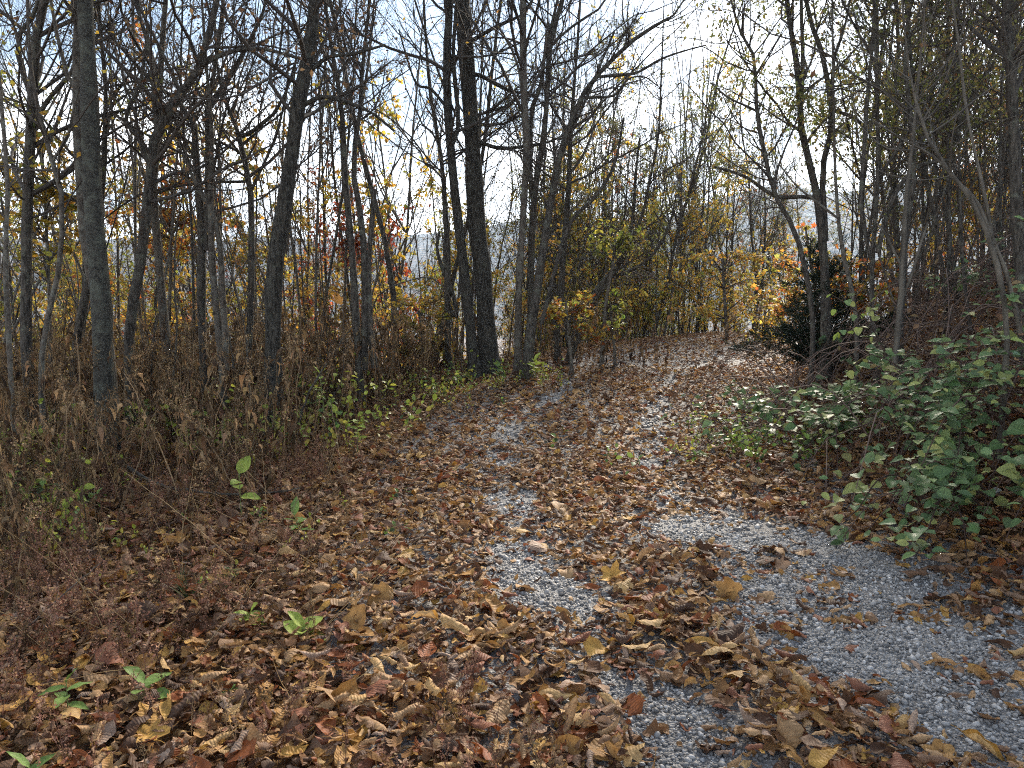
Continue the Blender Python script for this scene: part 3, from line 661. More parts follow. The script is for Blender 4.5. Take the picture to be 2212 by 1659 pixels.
taken = [(b[0], b[1]) for b in []]
def scatter(rng, n, region, ok, mind):
    pts = []; tries = 0
    while len(pts) < n and tries < n * 60:
        tries += 1
        d = rng.uniform(*region[1]); px = rng.uniform(*region[0]); x = (px - W0 / 2) / F0 * d
        if not ok(x, d): continue
        if any((x - q[0]) ** 2 + (d - q[1]) ** 2 < mind * mind for q in pts): continue
        pts.append((x, d))
    return pts
def ru(x, y): return float(road_u(np.array([x]), np.array([y]))[0])
rg = np.random.default_rng(77)
REFS = [(20, 'the thin sapling at the left edge'), (52, 'the corner double trunk'), (112, 'the bent grey sapling'), (185, 'the lichen-spotted trunk'), (225, 'the brown tilted tree'), (300, 'the crooked dark tree'),
        (352, 'the straight brown tree'), (436, 'the dark forked tree'), (480, 'the pale two-stemmed tree'), (535, 'the thin Y-forked tree'), (597, 'the furrowed leaning tree'), (690, 'the low arching branch'), (780, 'the triple-stemmed tree'),
        (880, 'the low gold maple'), (965, 'the thin tree by the twin pair'), (1010, 'the tall upright tree'), (1050, 'the thickest trunk'), (1125, 'the pale slender tree'), (1160, 'the long-limbed sweeping tree'), (1215, 'the straight dark pole tree'),
        (1300, 'the stems arching over the verge'), (1340, 'the yellow-green spray'), (1450, 'the open middle of the crest'), (1560, 'the bushy gold sapling'), (1655, 'the low yellow sapling at the turn'), (1700, 'the thin stem curving left'), (1760, 'the orange young maple'),
        (1785, 'the crossing curved trunks'), (1845, 'the grey slanting sapling'), (1880, 'the bright orange maple spray'), (1950, 'the pale forking sapling'), (2000, 'the leaning crossed tree'), (2100, 'the pale arching stems'), (2210, 'the trunk at the right edge')]
SEEN = {}
def near_ref(x, y):
    px = W0 / 2 + x / y * F0; r = min(REFS, key=lambda q: abs(q[0] - px)); return px, r
def tree_label(x, y, look, dn, df):
    px, r = near_ref(x, y); side = 'left of' if px < r[0] else 'right of'
    t = (y - dn) / (df - dn); dep = 'just behind and' if t < 0.3 else ('well behind and' if t < 0.65 else 'far behind and')
    return f'{look} {dep} {side} {r[1]}'
def crowd(name, protos, n, region, ok, mind, label, group, smin=0.75, smax=1.2, tilt=0.05, cat='tree'):
    for (x, y) in scatter(rg, n, region, ok, mind):
        pi = int(rg.integers(len(protos))); me = protos[pi]; rz_ = rg.uniform(0, 6.28); s_ = rg.uniform(smin, smax)
        m_ = (s_ - smin) / (smax - smin); ht = 'short' if m_ < 0.33 else ('tall' if m_ > 0.67 else '')
        kind_ = dict(bare_tree=['dark bare tree', 'grey-brown bare tree'][pi % 2], leafy_tree='olive-leaved tree', yellow_tree=['yellow-leaved tree', 'gold-leaved tree', 'lime-leaved tree', 'yellow-leaved tree'][pi % 4],
                     red_tree=['red-leaved tree', 'orange-leaved tree'][pi % 2], sapling=['dark thin sapling', 'grey-brown thin sapling'][pi % 2])[name]
        if label in ('distant', 'bank'): kind_ = label + ' ' + kind_
        lab_ = tree_label(x, y, f'{ht} {kind_}'.strip(), region[1][0], region[1][1])
        place_tree(name, me, (x, y, gz(x, y) - 0.05), rz_, s_, lab_, group, (rg.normal(0, tilt), rg.normal(0, tilt)), cat)
offroad = lambda x, y: abs(ru(x, y)) > 2.4
leftside = lambda x, y: ru(x, y) < -2.6
rightside = lambda x, y: ru(x, y) > 3.0
crowd('bare_tree', PB, 80, ((-150, 1080), (11, 26)), leftside, 0.7, 'slender bare tree in the wood falling away left of the drive', 'slender bare trees in the left wood')
crowd('bare_tree', PB, 95, ((1120, 1780), (15, 34)), leftside, 0.7, 'slender bare tree in the wood beyond the crest of the drive', 'slender bare trees beyond the crest')
crowd('bare_tree', PB, 16, ((1800, 2350), (11, 22)), rightside, 0.9, 'slender bare tree in the thicket up the right bank', 'slender bare trees on the right bank')
crowd('leafy_tree', PO, 20, ((1640, 2400), (8.5, 20)), rightside, 0.8, 'slim tree hung with small olive leaves on the right bank', 'olive-leaved trees on the right bank')
crowd('leafy_tree', PO, 22, ((1180, 1780), (15, 32)), leftside, 0.9, 'slim tree with sparse olive leaves beyond the crest of the drive', 'olive-leaved trees beyond the crest', 0.8, 1.25)
crowd('yellow_tree', PY, 75, ((-150, 1080), (12.5, 30)), leftside, 0.7, 'small tree with glowing yellow leaves in the left wood', 'yellow understorey trees in the left wood', 0.6, 1.15)
crowd('yellow_tree', PY, 40, ((1120, 1760), (15.5, 30)), leftside, 0.7, 'small tree with yellow leaves beyond the crest of the drive', 'yellow understorey trees beyond the crest', 0.6, 1.0)
crowd('red_tree', PR, 10, ((250, 860), (14, 26)), leftside, 1.2, 'small tree with red and orange leaves in the left wood', 'red-leaved trees in the left wood', 0.8, 1.3)
crowd('sapling', PS, 85, ((-100, 1100), (8.8, 20)), lambda x, y: ru(x, y) < -3.0, 0.35, 'thin bare sapling in the wood left of the drive', 'thin saplings in the left wood', 0.6, 1.2, 0.10, 'sapling')
crowd('sapling', PS, 95, ((1120, 1760), (13.5, 28)), leftside, 0.35, 'thin bare sapling beyond the crest of the drive', 'thin saplings beyond the crest', 0.6, 1.1, 0.10, 'sapling')
crowd('sapling', PS, 105, ((1780, 2350), (8.5, 24)), rightside, 0.3, 'thin bare sapling in the thicket up the right bank', 'thin saplings on the right bank', 0.7, 1.3, 0.12, 'sapling')

crowd('yellow_tree', PYF, 70, ((-150, 1760), (20, 48)), leftside, 1.2, 'distant', 'yellow trees far down the slope', 0.9, 1.5)
crowd('yellow_tree', PYF, 14, ((1850, 2300), (15, 28)), rightside, 1.2, 'bank', 'yellow trees deep in the right bank thicket', 0.8, 1.3)
# ---- small leafy trees that can be picked out
def spray_tree(name, label, d, stem_px, crown_px, nleaf, kind, size, pal, seed, r=9, layers=14):
    """a stem with flat sprays of leaves filling an ellipse of the traced frame; crown_px = (cx, cy, rx, ry)"""
    rng = np.random.default_rng(seed)
    polys, base = trace([stem_px], d, 0, 0)
    cx, cy, rx_, ry_ = crown_px; cw = P(cx, cy, d) - base; sx, sz = rx_ / F0 * d, ry_ / F0 * d
    pl = []; stp = resample(polys[0], 16)
    for q in range(layers):
        a = rng.uniform(0, 6.28); rr = math.sqrt(rng.uniform(0.1, 1)); zz = rng.uniform(-1, 1)
        tip = cw + np.array([math.cos(a) * rr * sx, math.sin(a) * rr * sx * 0.7, zz * sz])
        s0 = stp[np.argmin(np.abs(stp[:, 2] - (tip[2] - 0.25)))]
        mid = (s0[:3] + tip) / 2 + rng.normal(0, 0.08, 3) + np.array([0, 0, 0.08])
        pl.append(resample(np.array([[*s0[:3], s0[3] * 0.5], [*mid, 0.006], [*tip, 0.003]]), 8))
    pl = np.array(pl); cr = MB(); tubes(cr, pl[..., :3], pl[..., 3], 5, TW)
    p2, r2 = grow(rng, pl[..., :3], pl[..., 3], layers * 7, 0.25, 1, 0.8, 0.35, 5, 0.7, 0.0, 0.12, 0.0022, 0.25)
    tubes(cr, p2, r2, 4, TW)
    p3, r3 = grow(rng, p2, r2, layers * 18, 0.2, 1, 0.7, 0.45, 4, 0.7, 0.0, 0.15, 0.002, 0.25, Lmin=0.08); tubes(cr, p3, r3, 3, TW)
    fo = MB(); leaves_on(rng, fo, p3, nleaf, kind, size, PAL[pal] if isinstance(pal, str) else pal, 0.25, 0.03, 0.2, 0.72)
    tk = MB(); tubes(tk, stp[None, :, :3], stp[None, :, 3], 8)
    me = dict(trunk=tk.mesh('trunk', M_BARKS), crown=cr.mesh('crown', M_TWIG), foliage=fo.mesh('foliage', M_LEAF, smooth=False))
    return place_tree(name, me, base, label=label)
MAPLE = PAL['orange'][:3] + PAL['gold'] + [(0.2, 0.2, 0.05), (0.16, 0.16, 0.05)]
spray_tree('young_maple', 'young maple with layered orange and gold leaves at the right of the bend', 11.2, [(1770, 770, 9), (1765, 660, 8), (1750, 560, 6), (1740, 490, 4)], (1745, 590, 120, 85), 1100, 'maple', 0.085, MAPLE, 501, layers=26)
spray_tree('young_maple', 'small maple spray of bright orange leaves left of the pale sapling', 10.0, [(1890, 745, 8), (1880, 660, 6), (1865, 590, 4)], (1870, 605, 75, 50), 420, 'maple', 0.085, PAL['orange'] + MAPLE, 502, layers=14)
spray_tree('young_maple', 'small maple with yellow and orange sprays over the left verge', 11.8, [(1235, 790, 8), (1228, 720, 7), (1222, 650, 5)], (1235, 675, 85, 36), 520, 'maple', 0.08, PAL['orange'] + PAL['yellow'], 503, layers=16)
spray_tree('young_maple', 'low maple with gold leaves left of the upright tree', 12.6, [(915, 800, 8), (912, 730, 7), (905, 670, 5)], (900, 715, 95, 62), 800, 'maple', 0.08, PAL['yellow'] + PAL['gold'], 504, layers=20)
spray_tree('young_beech', 'young tree with a flat spray of yellow-green leaves over the drive', 12.4, [(1300, 770, 9), (1310, 650, 8), (1325, 560, 6), (1330, 500, 4)], (1335, 515, 70, 22), 230, 'oval', 0.09, 'lime', 505, layers=12)
spray_tree('yellow_sapling', 'sapling with pale yellow round leaves beside the arching stems', 12.6, [(1328, 765, 6), (1322, 700, 5), (1318, 650, 4)], (1322, 690, 30, 40), 90, 'oval', 0.09, 'ygreen', 506, layers=8)
spray_tree('gold_sapling', 'bushy gold-leaved sapling at the far end of the drive', 17.5, [(1570, 728, 8), (1565, 640, 7), (1560, 560, 5)], (1560, 620, 120, 80), 900, 'oval', 0.085, 'gold', 507, layers=24)
spray_tree('gold_sapling', 'low yellow-leaved sapling where the drive turns out of sight', 17.0, [(1660, 735, 7), (1655, 700, 6), (1650, 660, 4)], (1655, 690, 60, 38), 420, 'oval', 0.085, 'yellow', 508, layers=14)
spray_tree('yellow_sapling', 'yellow-leaved sapling at the far left between slim trunks', 9.4, [(110, 800, 8), (105, 600, 7), (95, 400, 6), (90, 300, 4)], (80, 430, 110, 150), 900, 'oval', 0.08, 'yellow', 509, layers=30)
spray_tree('red_sapling', 'sapling with scarlet leaves glowing behind the crooked tree', 13.5, [(365, 760, 8), (368, 600, 7), (372, 450, 5), (370, 380, 4)], (365, 440, 70, 90), 700, 'oval', 0.08, 'orange', 510, layers=24)
spray_tree('red_sapling', 'sapling with rusty red leaves behind the triple stems', 13.0, [(742, 770, 7), (745, 640, 6), (748, 520, 5), (750, 430, 3)], (750, 490, 40, 65), 380, 'oval', 0.075, 'red', 511, layers=16)

# ---- evergreen bush
def cedar():
    rng = np.random.default_rng(601); d = 10.2; b = P(1778, 800, d); b[2] = gz(b[0], b[1])
    e = link('cedar_bush', None, None, b); tag(e, 'low dark evergreen bush at the right edge of the drive', 'bush')
    st = np.array([[[0, 0, -.05], [0.02, 0, .4], [0, .02, 1.0], [0.03, 0, 1.5]]]); sr = np.array([[.03, .024, .016, .006]])
    tk = MB(); tubes(tk, st, sr, 7); tk.build('trunk', M_BARK, e)
    cr = MB(); p1, r1 = grow(rng, st, sr, 90, 0.02, 1, 1.15, 0.62, 7, 0.4, 0.05, 0.12, 0.003); tubes(cr, p1, r1, 4, TW)
    p2, r2 = grow(rng, p1, r1, 700, 0.1, 1, 0.6, 0.4, 5, 0.6, 0.03, 0.15, 0.002, Lmin=0.1); tubes(cr, p2, r2, 3, (0.03, 0.03, 0.02))
    c = cr.build('crown', M_TWIG, e)
    ne = MB(); p3, r3 = grow(rng, p2, r2 * 0 + 0.004, 14000, 0.05, 1, 0.65, 0.35, 3, 1.0, 0.02, 0.15, 0.002, Lmin=0.06)
    tubes(ne, p3, r3 * 0 + 0.0035, 3, pick_cols(rng, len(p3), [(0.022, 0.035, 0.018), (0.03, 0.045, 0.024), (0.018, 0.026, 0.014)]))
    ne.build('foliage', M_TWIG, c)
cedar()

# ------------------------------------------------------------------ ground cover prototypes
def protos_collection(name, meshes):
    c = bpy.data.collections.new(name)
    for k, m in enumerate(meshes):
        o = bpy.data.objects.new(f'{name}_{k:02d}', m); c.objects.link(o)
    return c
def gn_scatter(name, coll, pos, rot, scl, idx, label, cat):
    me = bpy.data.meshes.new(name); n = len(pos)
    me.vertices.add(n); me.vertices.foreach_set('co', np.asarray(pos, np.float32).ravel())
    a = me.attributes.new('rot', 'FLOAT_VECTOR', 'POINT'); a.data.foreach_set('vector', np.asarray(rot, np.float32).ravel())
    a = me.attributes.new('scl', 'FLOAT_VECTOR', 'POINT'); a.data.foreach_set('vector', np.asarray(scl, np.float32).ravel())
    a = me.attributes.new('idx', 'INT', 'POINT'); a.data.foreach_set('value', np.asarray(idx, np.int32))
    o = link(name, me)
    t = bpy.data.node_groups.new(name, 'GeometryNodeTree')
    t.interface.new_socket('Geometry', in_out='INPUT', socket_type='NodeSocketGeometry'); t.interface.new_socket('Geometry', in_out='OUTPUT', socket_type='NodeSocketGeometry')
    gi, go = N(t, 'NodeGroupInput'), N(t, 'NodeGroupOutput')
    ci = N(t, 'GeometryNodeCollectionInfo'); ci.inputs['Collection'].default_value = coll; ci.inputs['Separate Children'].default_value = True; ci.inputs['Reset Children'].default_value = True
    ip = N(t, 'GeometryNodeInstanceOnPoints'); ip.inputs['Pick Instance'].default_value = True
    def at(nm, ty):
        q = N(t, 'GeometryNodeInputNamedAttribute', data_type=ty); q.inputs['Name'].default_value = nm
        return q.outputs[0]
    er = N(t, 'FunctionNodeEulerToRotation'); t.links.new(at('rot', 'FLOAT_VECTOR'), er.inputs[0])
    t.links.new(gi.outputs[0], ip.inputs['Points']); t.links.new(ci.outputs[0], ip.inputs['Instance'])
    t.links.new(at('idx', 'INT'), ip.inputs['Instance Index']); t.links.new(er.outputs[0], ip.inputs['Rotation']); t.links.new(at('scl', 'FLOAT_VECTOR'), ip.inputs['Scale'])
    t.links.new(ip.outputs[0], go.inputs[0])
    md = o.modifiers.new('scatter', 'NODES'); md.node_group = t
    return tag(o, label, cat, kind='stuff')

# dry leaves of unit length, each curled its own way
def dry_leaf(seed, shape):
    rng = np.random.default_rng(seed); nu, nv = 10, 7
    if shape == 'lobed':
        A = np.linspace(-math.pi * 0.44, math.pi * 1.44, 23); k = np.arange(23)
        r = np.where(k % 4 == 3, 0.52, np.where(k % 4 == 1, 0.30, 0.42)) * rng.uniform(0.88, 1.1, 23); r[0] = r[-1] = 0.28
        rings = [0.5, 1.0]; v = [[0, 0.42, 0]]
        for q in rings: v += [[q * r[i] * math.cos(A[i]), 0.42 + q * r[i] * math.sin(A[i]), 0] for i in range(23)]
        v.append([0, 0.02, 0])
        f = [[0, 1 + i, 2 + i] for i in range(22)]
        for i in range(22): f += [[1 + i, 24 + i, 25 + i], [1 + i, 25 + i, 2 + i]]
        f += [[0, 23, 47], [0, 47, 1], [23, 46, 47], [47, 24, 1]]
        v = np.array(v, float); f = np.array(f)
        v[:, 1] += 0.0
        cw, cl = rng.uniform(0.9, 2.6), rng.uniform(-0.9, 1.5)
    else:
        t = np.linspace(0, 1, nu); s = np.linspace(-1, 1, nv)
        wmax = {'oval': 0.30, 'broad': 0.40, 'rolled': 0.34, 'narrow': 0.17}[shape]
        wd = wmax * np.sin(math.pi * t ** 0.78) ** 0.9 * (1 - 0.15 * t) + 0.003
        wd = wd * (1 + rng.normal(0, 0.10, nu))
        v = np.stack([s[None] * wd[:, None], np.broadcast_to(t[:, None], (nu, nv)), np.zeros((nu, nv))], -1).reshape(-1, 3)
        i = np.arange(nu - 1)[:, None]; j = np.arange(nv - 1)[None]
        q = np.stack([i * nv + j, i * nv + j + 1, (i + 1) * nv + j + 1, (i + 1) * nv + j], -1).reshape(-1, 4)
        f = np.concatenate([q[:, [0, 1, 2]], q[:, [0, 2, 3]]])
        cw, cl = {'oval': (rng.uniform(1.0, 4.2), rng.uniform(-1.2, 1.9)), 'broad': (rng.uniform(0.8, 2.6), rng.uniform(-1.0, 1.5)), 'rolled': (rng.uniform(6, 10), rng.uniform(-0.8, 1.0)), 'narrow': (rng.uniform(2, 7), rng.uniform(-1.6, 2.2))}[shape]
    # crumple, then bend across (roll) and along
    v[:, 2] += 0.035 * np.sin(v[:, 1] * rng.uniform(8, 13) + rng.uniform(0, 6)) * (np.abs(v[:, 0]) * 4) + rng.normal(0, 0.014, len(v))
    tw = rng.normal(0, 1.1) * (v[:, 1] - 0.5); x = v[:, 0] * np.cos(tw) - v[:, 2] * np.sin(tw); z = v[:, 0] * np.sin(tw) + v[:, 2] * np.cos(tw); v[:, 0], v[:, 2] = x, z
    a = v[:, 0] * cw; x = np.sin(a) / cw; z = (1 - np.cos(a)) / cw + v[:, 2] * np.cos(a); v[:, 0], v[:, 2] = x - v[:, 2] * np.sin(a), z
    yc = v[:, 1] - 0.5; a = yc * cl; y = np.sin(a) / (cl if abs(cl) > 1e-3 else 1e-3); dz = (1 - np.cos(a)) / (cl if abs(cl) > 1e-3 else 1e-3)
    v[:, 1] = y - v[:, 2] * np.sin(a); v[:, 2] = v[:, 2] * np.cos(a) + dz
    if rng.random() < 0.35: v[:, 2] *= -1; f = f[:, ::-1]
    v[:, 2] -= v[:, 2].min()
    mb = MB(); mb.add(v, f)
    # stalk
    e = v[np.argmin(v[:, 1])]
    tubes(mb, np.array([[e, e + [0.02, -0.12, 0.02], e + [0.05, -0.25, 0.0]]]), np.array([[0.012, 0.009, 0.007]]), 3)
    return mb
SHAPES = ['oval', 'oval', 'broad', 'rolled', 'narrow', 'lobed', 'oval', 'broad', 'lobed', 'rolled', 'oval', 'narrow', 'broad', 'lobed', 'oval', 'rolled', 'narrow', 'oval', 'rolled', 'broad', 'oval', 'narrow']
DRY = [dry_leaf(700 + i, s) for i, s in enumerate(SHAPES)]
leaf_coll = protos_collection('litter_leaf', [m.mesh('litter_leaf', M_LITTER) for m in DRY])

def tracks(x, y):
    """how bare the gravel is at a place, 0..1"""
    u = road_u(x, y)
    wob = (fbm(x * 0.7 + 5, y * 0.7, 61) - 0.5) * 0.5
    wr = np.interp(y, [2, 4.2, 5, 5.7, 6.5, 9, 14, 20], [1.15, 0.98, 0.75, 0.45, 0.30, 0.22, 0.20, 0.22])
    wl = np.interp(y, [2, 3.5, 5, 6, 9, 14, 20], [0.36, 0.36, 0.42, 0.34, 0.24, 0.2, 0.22])
    cr_ = np.interp(y, [2, 4.2, 5, 5.7, 6.5, 9], [1.35, 1.22, 1.05, 0.95, 0.9, 0.95]); right = np.exp(-((u - cr_ + wob * 0.7) / wr) ** 4); left = np.exp(-((u + 0.48 + wob) / wl) ** 2)
    n = fbm(x * 1.7, y * 1.7, 71, 4)
    amp_r = np.interp(y, [2, 4.4, 5.4, 6.5, 9, 14, 20], [0.86, 0.90, 0.85, 0.66, 0.60, 0.56, 0.58]); amp_l = np.interp(y, [2, 3.2, 4, 6, 9, 14, 20], [0.55, 0.66, 0.74, 0.70, 0.58, 0.52, 0.55])
    v = np.maximum(right * amp_r, left * amp_l) * (0.15 + 1.7 * n)
    return np.clip((v - 0.33) / 0.42, 0, 1)

rl = np.random.default_rng(900)
def wedge(n, d0, d1, px0=-120, px1=2330, power=1.0):
    """points spread evenly over the ground the camera sees between two distances"""
    d = np.sqrt(rl.uniform(d0 ** 2, d1 ** 2, n)); x = (rl.uniform(px0, px1, n) - W0 / 2) / F0 * d
    return x, d
XS, YS = [], []
for (d0, d1, dens) in ((1.6, 4.0, 1050), (4.0, 7.5, 820), (7.5, 12.5, 480), (12.5, 21, 210)):
    n = int(0.5 * (2450 / F0) * (d1 ** 2 - d0 ** 2) * dens)
    x, y = wedge(n, d0, d1); XS.append(x); YS.append(y)
x = np.concatenate(XS); y = np.concatenate(YS)
bare = tracks(x, y); u = road_u(x, y)
left_deep = np.clip((-u - 3.6) / 2.5, 0, 1)
clus = np.clip((fbm(x * 2.6 + 3, y * 2.6, 131, 3) - 0.52) / 0.12, 0, 1)
keep = rl.random(len(x)) < (1 - bare * (0.965 - 0.30 * clus)) * (1 - 0.45 * left_deep) * np.where(y > 14, np.where(np.abs(u) < 2.6, 1, 0.6), 1)
# a drift of leaves runs across the gravel, thick in places
x, y, u, bare = x[keep], y[keep], u[keep], bare[keep]
n = len(x); pile = rl.uniform(0, 1, n) ** 1.4 * 0.085 * (1 - bare) * (0.4 + fbm(x * 1.2, y * 1.2, 81))
lz = ground(x, y) + 0.014 + pile
lrot = np.stack([rl.normal(0, 0.36, n), rl.normal(0, 0.36, n), rl.uniform(0, 6.283, n)], 1)
lsz = rl.lognormal(math.log(0.060), 0.42, n).clip(0.018, 0.16)
lidx = rl.integers(0, len(DRY), n)
# the leaves that show largest are single things, the rest is litter
c, s = math.cos(PITCH), math.sin(PITCH)
depth = y * c - (lz - CAM_Z) * s; vy = (y * s + (lz - CAM_Z) * c) / depth * F0; vx = x / depth * F0
inview = (np.abs(vx) < W0 / 2 - 10) & (vy > -H0 / 2 + 12)
big = np.where(inview, lsz / depth, 0) * (pile > 0.010)
sel = np.argsort(-big)[:300]; mask = np.ones(n, bool); mask[sel] = False
gn_scatter('leaf_litter', leaf_coll, np.stack([x, y, lz], 1)[mask], lrot[mask], np.repeat(lsz[mask][:, None], 3, 1), lidx[mask], 'brown and tan fallen leaves covering the drive and the forest floor', 'leaf litter')
LC = [('tan', C_TAN), ('golden', C_GOLD), ('rust-red', C_RUST), ('dark brown', C_DARK), ('pale pinkish', C_PINK)]
LM = [litter_mat('dry_leaf_' + nme.replace('-', '_').replace(' ', '_'), [(0, tuple(q * 0.85 for q in cl)), (1, tuple(q * 1.15 for q in cl))]) for nme, cl in LC]
LMESH = {}
SN = dict(oval='curled oval', broad='broad wavy', rolled='tightly rolled', narrow='narrow curled', lobed='lobed')
for q in sel:
    ci = int(rl.choice(5, p=[0.32, 0.2, 0.14, 0.2, 0.14])); si = int(lidx[q]); key = (ci, si)
    if key not in LMESH: LMESH[key] = DRY[si].mesh('fallen_leaf', LM[ci])
    o = link('fallen_leaf', LMESH[key], None, (x[q], y[q], lz[q] + 0.006), lrot[q], lsz[q] * 1.12)
    where = 'on the bare gravel' if bare[q] > 0.4 else ('in the litter on the drive' if u[q] > -1.75 else 'in the weedy verge')
    lab = f'{LC[ci][0]} {SN[SHAPES[si]]} fallen leaf {where} in the foreground'
    tag(o, lab, 'leaf', f'{LC[ci][0]} {SN[SHAPES[si]]} leaves {where}')

# gravel stones
def stone(seed):
    rng = np.random.default_rng(seed)
    ph = (1 + 5 ** .5) / 2
    v = np.array([[-1, ph, 0], [1, ph, 0], [-1, -ph, 0], [1, -ph, 0], [0, -1, ph], [0, 1, ph], [0, -1, -ph], [0, 1, -ph], [ph, 0, -1], [ph, 0, 1], [-ph, 0, -1], [-ph, 0, 1]]) / 1.9
    f = np.array([[0, 11, 5], [0, 5, 1], [0, 1, 7], [0, 7, 10], [0, 10, 11], [1, 5, 9], [5, 11, 4], [11, 10, 2], [10, 7, 6], [7, 1, 8], [3, 9, 4], [3, 4, 2], [3, 2, 6], [3, 6, 8], [3, 8, 9], [4, 9, 5], [2, 4, 11], [6, 2, 10], [8, 6, 7], [9, 8, 1]])
    v = v * rng.uniform(0.75, 1.2, (12, 1)) * np.array([1, rng.uniform(0.6, 0.95), rng.uniform(0.4, 0.7)])
    m = MB(); m.add(v * 0.5, f); return m.mesh('gravel_stone', M_STONE, smooth=False)
stone_coll = protos_collection('gravel_stone', [stone(800 + i) for i in range(8)])
SX, SY, SS = [], [], []
for (d0, d1, dens, sz) in ((1.7, 3.4, 6500, 0.0115), (3.4, 5.2, 4800, 0.0125), (5.2, 8, 1900, 0.017), (8, 13, 500, 0.026), (13, 20, 180, 0.035)):
    a = int(0.5 * (2450 / F0) * (d1 ** 2 - d0 ** 2) * dens); sx, sy = wedge(a, d0, d1)
    tr = tracks(sx, sy); us = road_u(sx, sy); k = (us > -1.8) & (us < 2.5) & (rl.random(a) < 0.12 + 0.88 * tr) & (tr > 0.04)
    SX.append(sx[k]); SY.append(sy[k]); SS.append(sz * rl.lognormal(0, 0.55, k.sum()).clip(0.4, 3.2))
sx, sy, ss = map(np.concatenate, (SX, SY, SS)); ns = len(sx)
gn_scatter('gravel', stone_coll, np.stack([sx, sy, ground(sx, sy) + 0.012 + ss * 0.12], 1), np.stack([rl.normal(0, .5, ns), rl.normal(0, .5, ns), rl.uniform(0, 6.28, ns)], 1), np.repeat(ss[:, None], 3, 1), rl.integers(0, 8, ns), 'grey crushed stone showing in the wheel tracks of the drive', 'gravel')

# ------------------------------------------------------------------ weeds
WD = [(0.18, 0.112, 0.055), (0.10, 0.06, 0.032), (0.28, 0.185, 0.09), (0.065, 0.04, 0.024), (0.15, 0.09, 0.046)]
ST = (0.23, 0.16, 0.09)
def dead_weed(seed, h, head=True):
    rng = np.random.default_rng(seed); n = 9; t = np.linspace(0, 1, n)
    lean = rng.normal(0, 0.12, 2) * h; bend = rng.normal(0, 0.05, (n, 2)) * h * 0.4
    pt = np.column_stack([lean[0] * t ** 1.6 + bend[:, 0] * t, lean[1] * t ** 1.6 + bend[:, 1] * t, h * t - 0.03])[None]
    r = (0.005 * (1 - 0.6 * t))[None]
    stem = MB(); tubes(stem, pt, r, 4, np.array(ST) * rng.uniform(0.6, 1.4))
    lv = MB(); k = int(rng.integers(10, 20)); x = rng.uniform(0.12, 0.92, k) * (n - 1); i0 = np.minimum(x.astype(int), n - 2); fr = (x - i0)[:, None]
    pos = pt[0][i0] * (1 - fr) + pt[0][i0 + 1] * fr
    # hanging shrivelled leaves: twisted narrow strips
    for q in range(k):
        L = rng.uniform(0.045, 0.12); a = rng.uniform(0, 6.28); o = np.array([math.cos(a), math.sin(a), 0])
        m = 5; tt = np.linspace(0, 1, m); sag = rng.uniform(0.6, 1.2)
        cpt = pos[q] + o[None] * (L * 0.55 * np.sin(tt * 1.6))[:, None] + np.array([0, 0, -1])[None] * (L * sag * tt ** 1.4 - 0.02 * np.sin(tt * 3))[:, None]
        wv = L * 0.17 * np.sin(math.pi * (0.12 + 0.85 * tt)); tw = rng.uniform(0, 6.28) + tt * rng.normal(0, 2.5)
        side = np.stack([np.cos(tw), np.sin(tw), 0.3 * np.sin(tw * 2)], 1) * wv[:, None]
        v = np.stack([cpt - side, cpt + side], 1).reshape(-1, 3)
        f = np.array([[2 * i, 2 * i + 1, 2 * i + 3, 2 * i + 2] for i in range(m - 1)])
        lv.add(v, f, pick_cols(rng, 1, WD, 0.25)[0])
    hd = MB()
    if head:
        p1, r1 = grow(rng, pt, r, 14, 0.72, 1.0, 0.7, 0.16, 5, 0.6, 0.02, 0.12, 0.0012); tubes(hd, p1, r1, 3, np.array(ST) * 0.9)
        leaves_on(rng, hd, p1, 80, 'dia', 0.015, [(0.30, 0.195, 0.10), (0.22, 0.14, 0.07), (0.36, 0.25, 0.14)], 0.0, 0.008, 0.1, 0.2)
    return dict(stem=stem, leaf_mass=lv, seed_head=hd)
def feather(seed, h, red=True):
    rng = np.random.default_rng(seed); n = 7; t = np.linspace(0, 1, n)
    ln = rng.normal(0, 0.14, 2) * h
    pt = np.column_stack([ln[0] * t ** 1.5, ln[1] * t ** 1.5, h * t - 0.02])[None]; r = (0.0018 * (1 - 0.6 * t))[None]
    m = MB(); cs = np.array((0.18, 0.09, 0.065) if red else ST); tubes(m, pt, r, 3, cs)
    p1, r1 = grow(rng, pt, r, 9, 0.2, 0.95, 0.6, 0.42, 5, 0.7, 0.08, 0.1, 0.001); tubes(m, p1, r1, 3, cs)
    pal = [(0.28, 0.15, 0.10), (0.22, 0.115, 0.075), (0.34, 0.21, 0.13), (0.18, 0.10, 0.06)] if red else WD
    leaves_on(rng, m, np.concatenate([resample(pt[0], 5)[None], p1]), 80, 'dia', 0.015, pal, 0.0, 0.004, 0.25, 0.2)
    return m
def sprig(seed, h, pal, nl=8, size=0.07):
    rng = np.random.default_rng(seed); n = 7; t = np.linspace(0, 1, n); ln = rng.normal(0, 0.25, 2) * h
    pt = np.column_stack([ln[0] * t ** 1.4, ln[1] * t ** 1.4, h * t - 0.02])[None]; r = (0.0025 * (1 - 0.6 * t))[None]
    m = MB(); tubes(m, pt, r, 4, (0.10, 0.075, 0.04))
    p1, r1 = grow(rng, pt, r, 5, 0.25, 0.9, 0.8, 0.4, 5, 0.7, 0.05, 0.15, 0.001); tubes(m, p1, r1, 3, (0.10, 0.075, 0.04))
    leaves_on(rng, m, np.concatenate([resample(pt[0], 5)[None], p1]), nl, 'oval', size, PAL[pal], 0.15, 0.01, 0.35, 0.6)
    return m
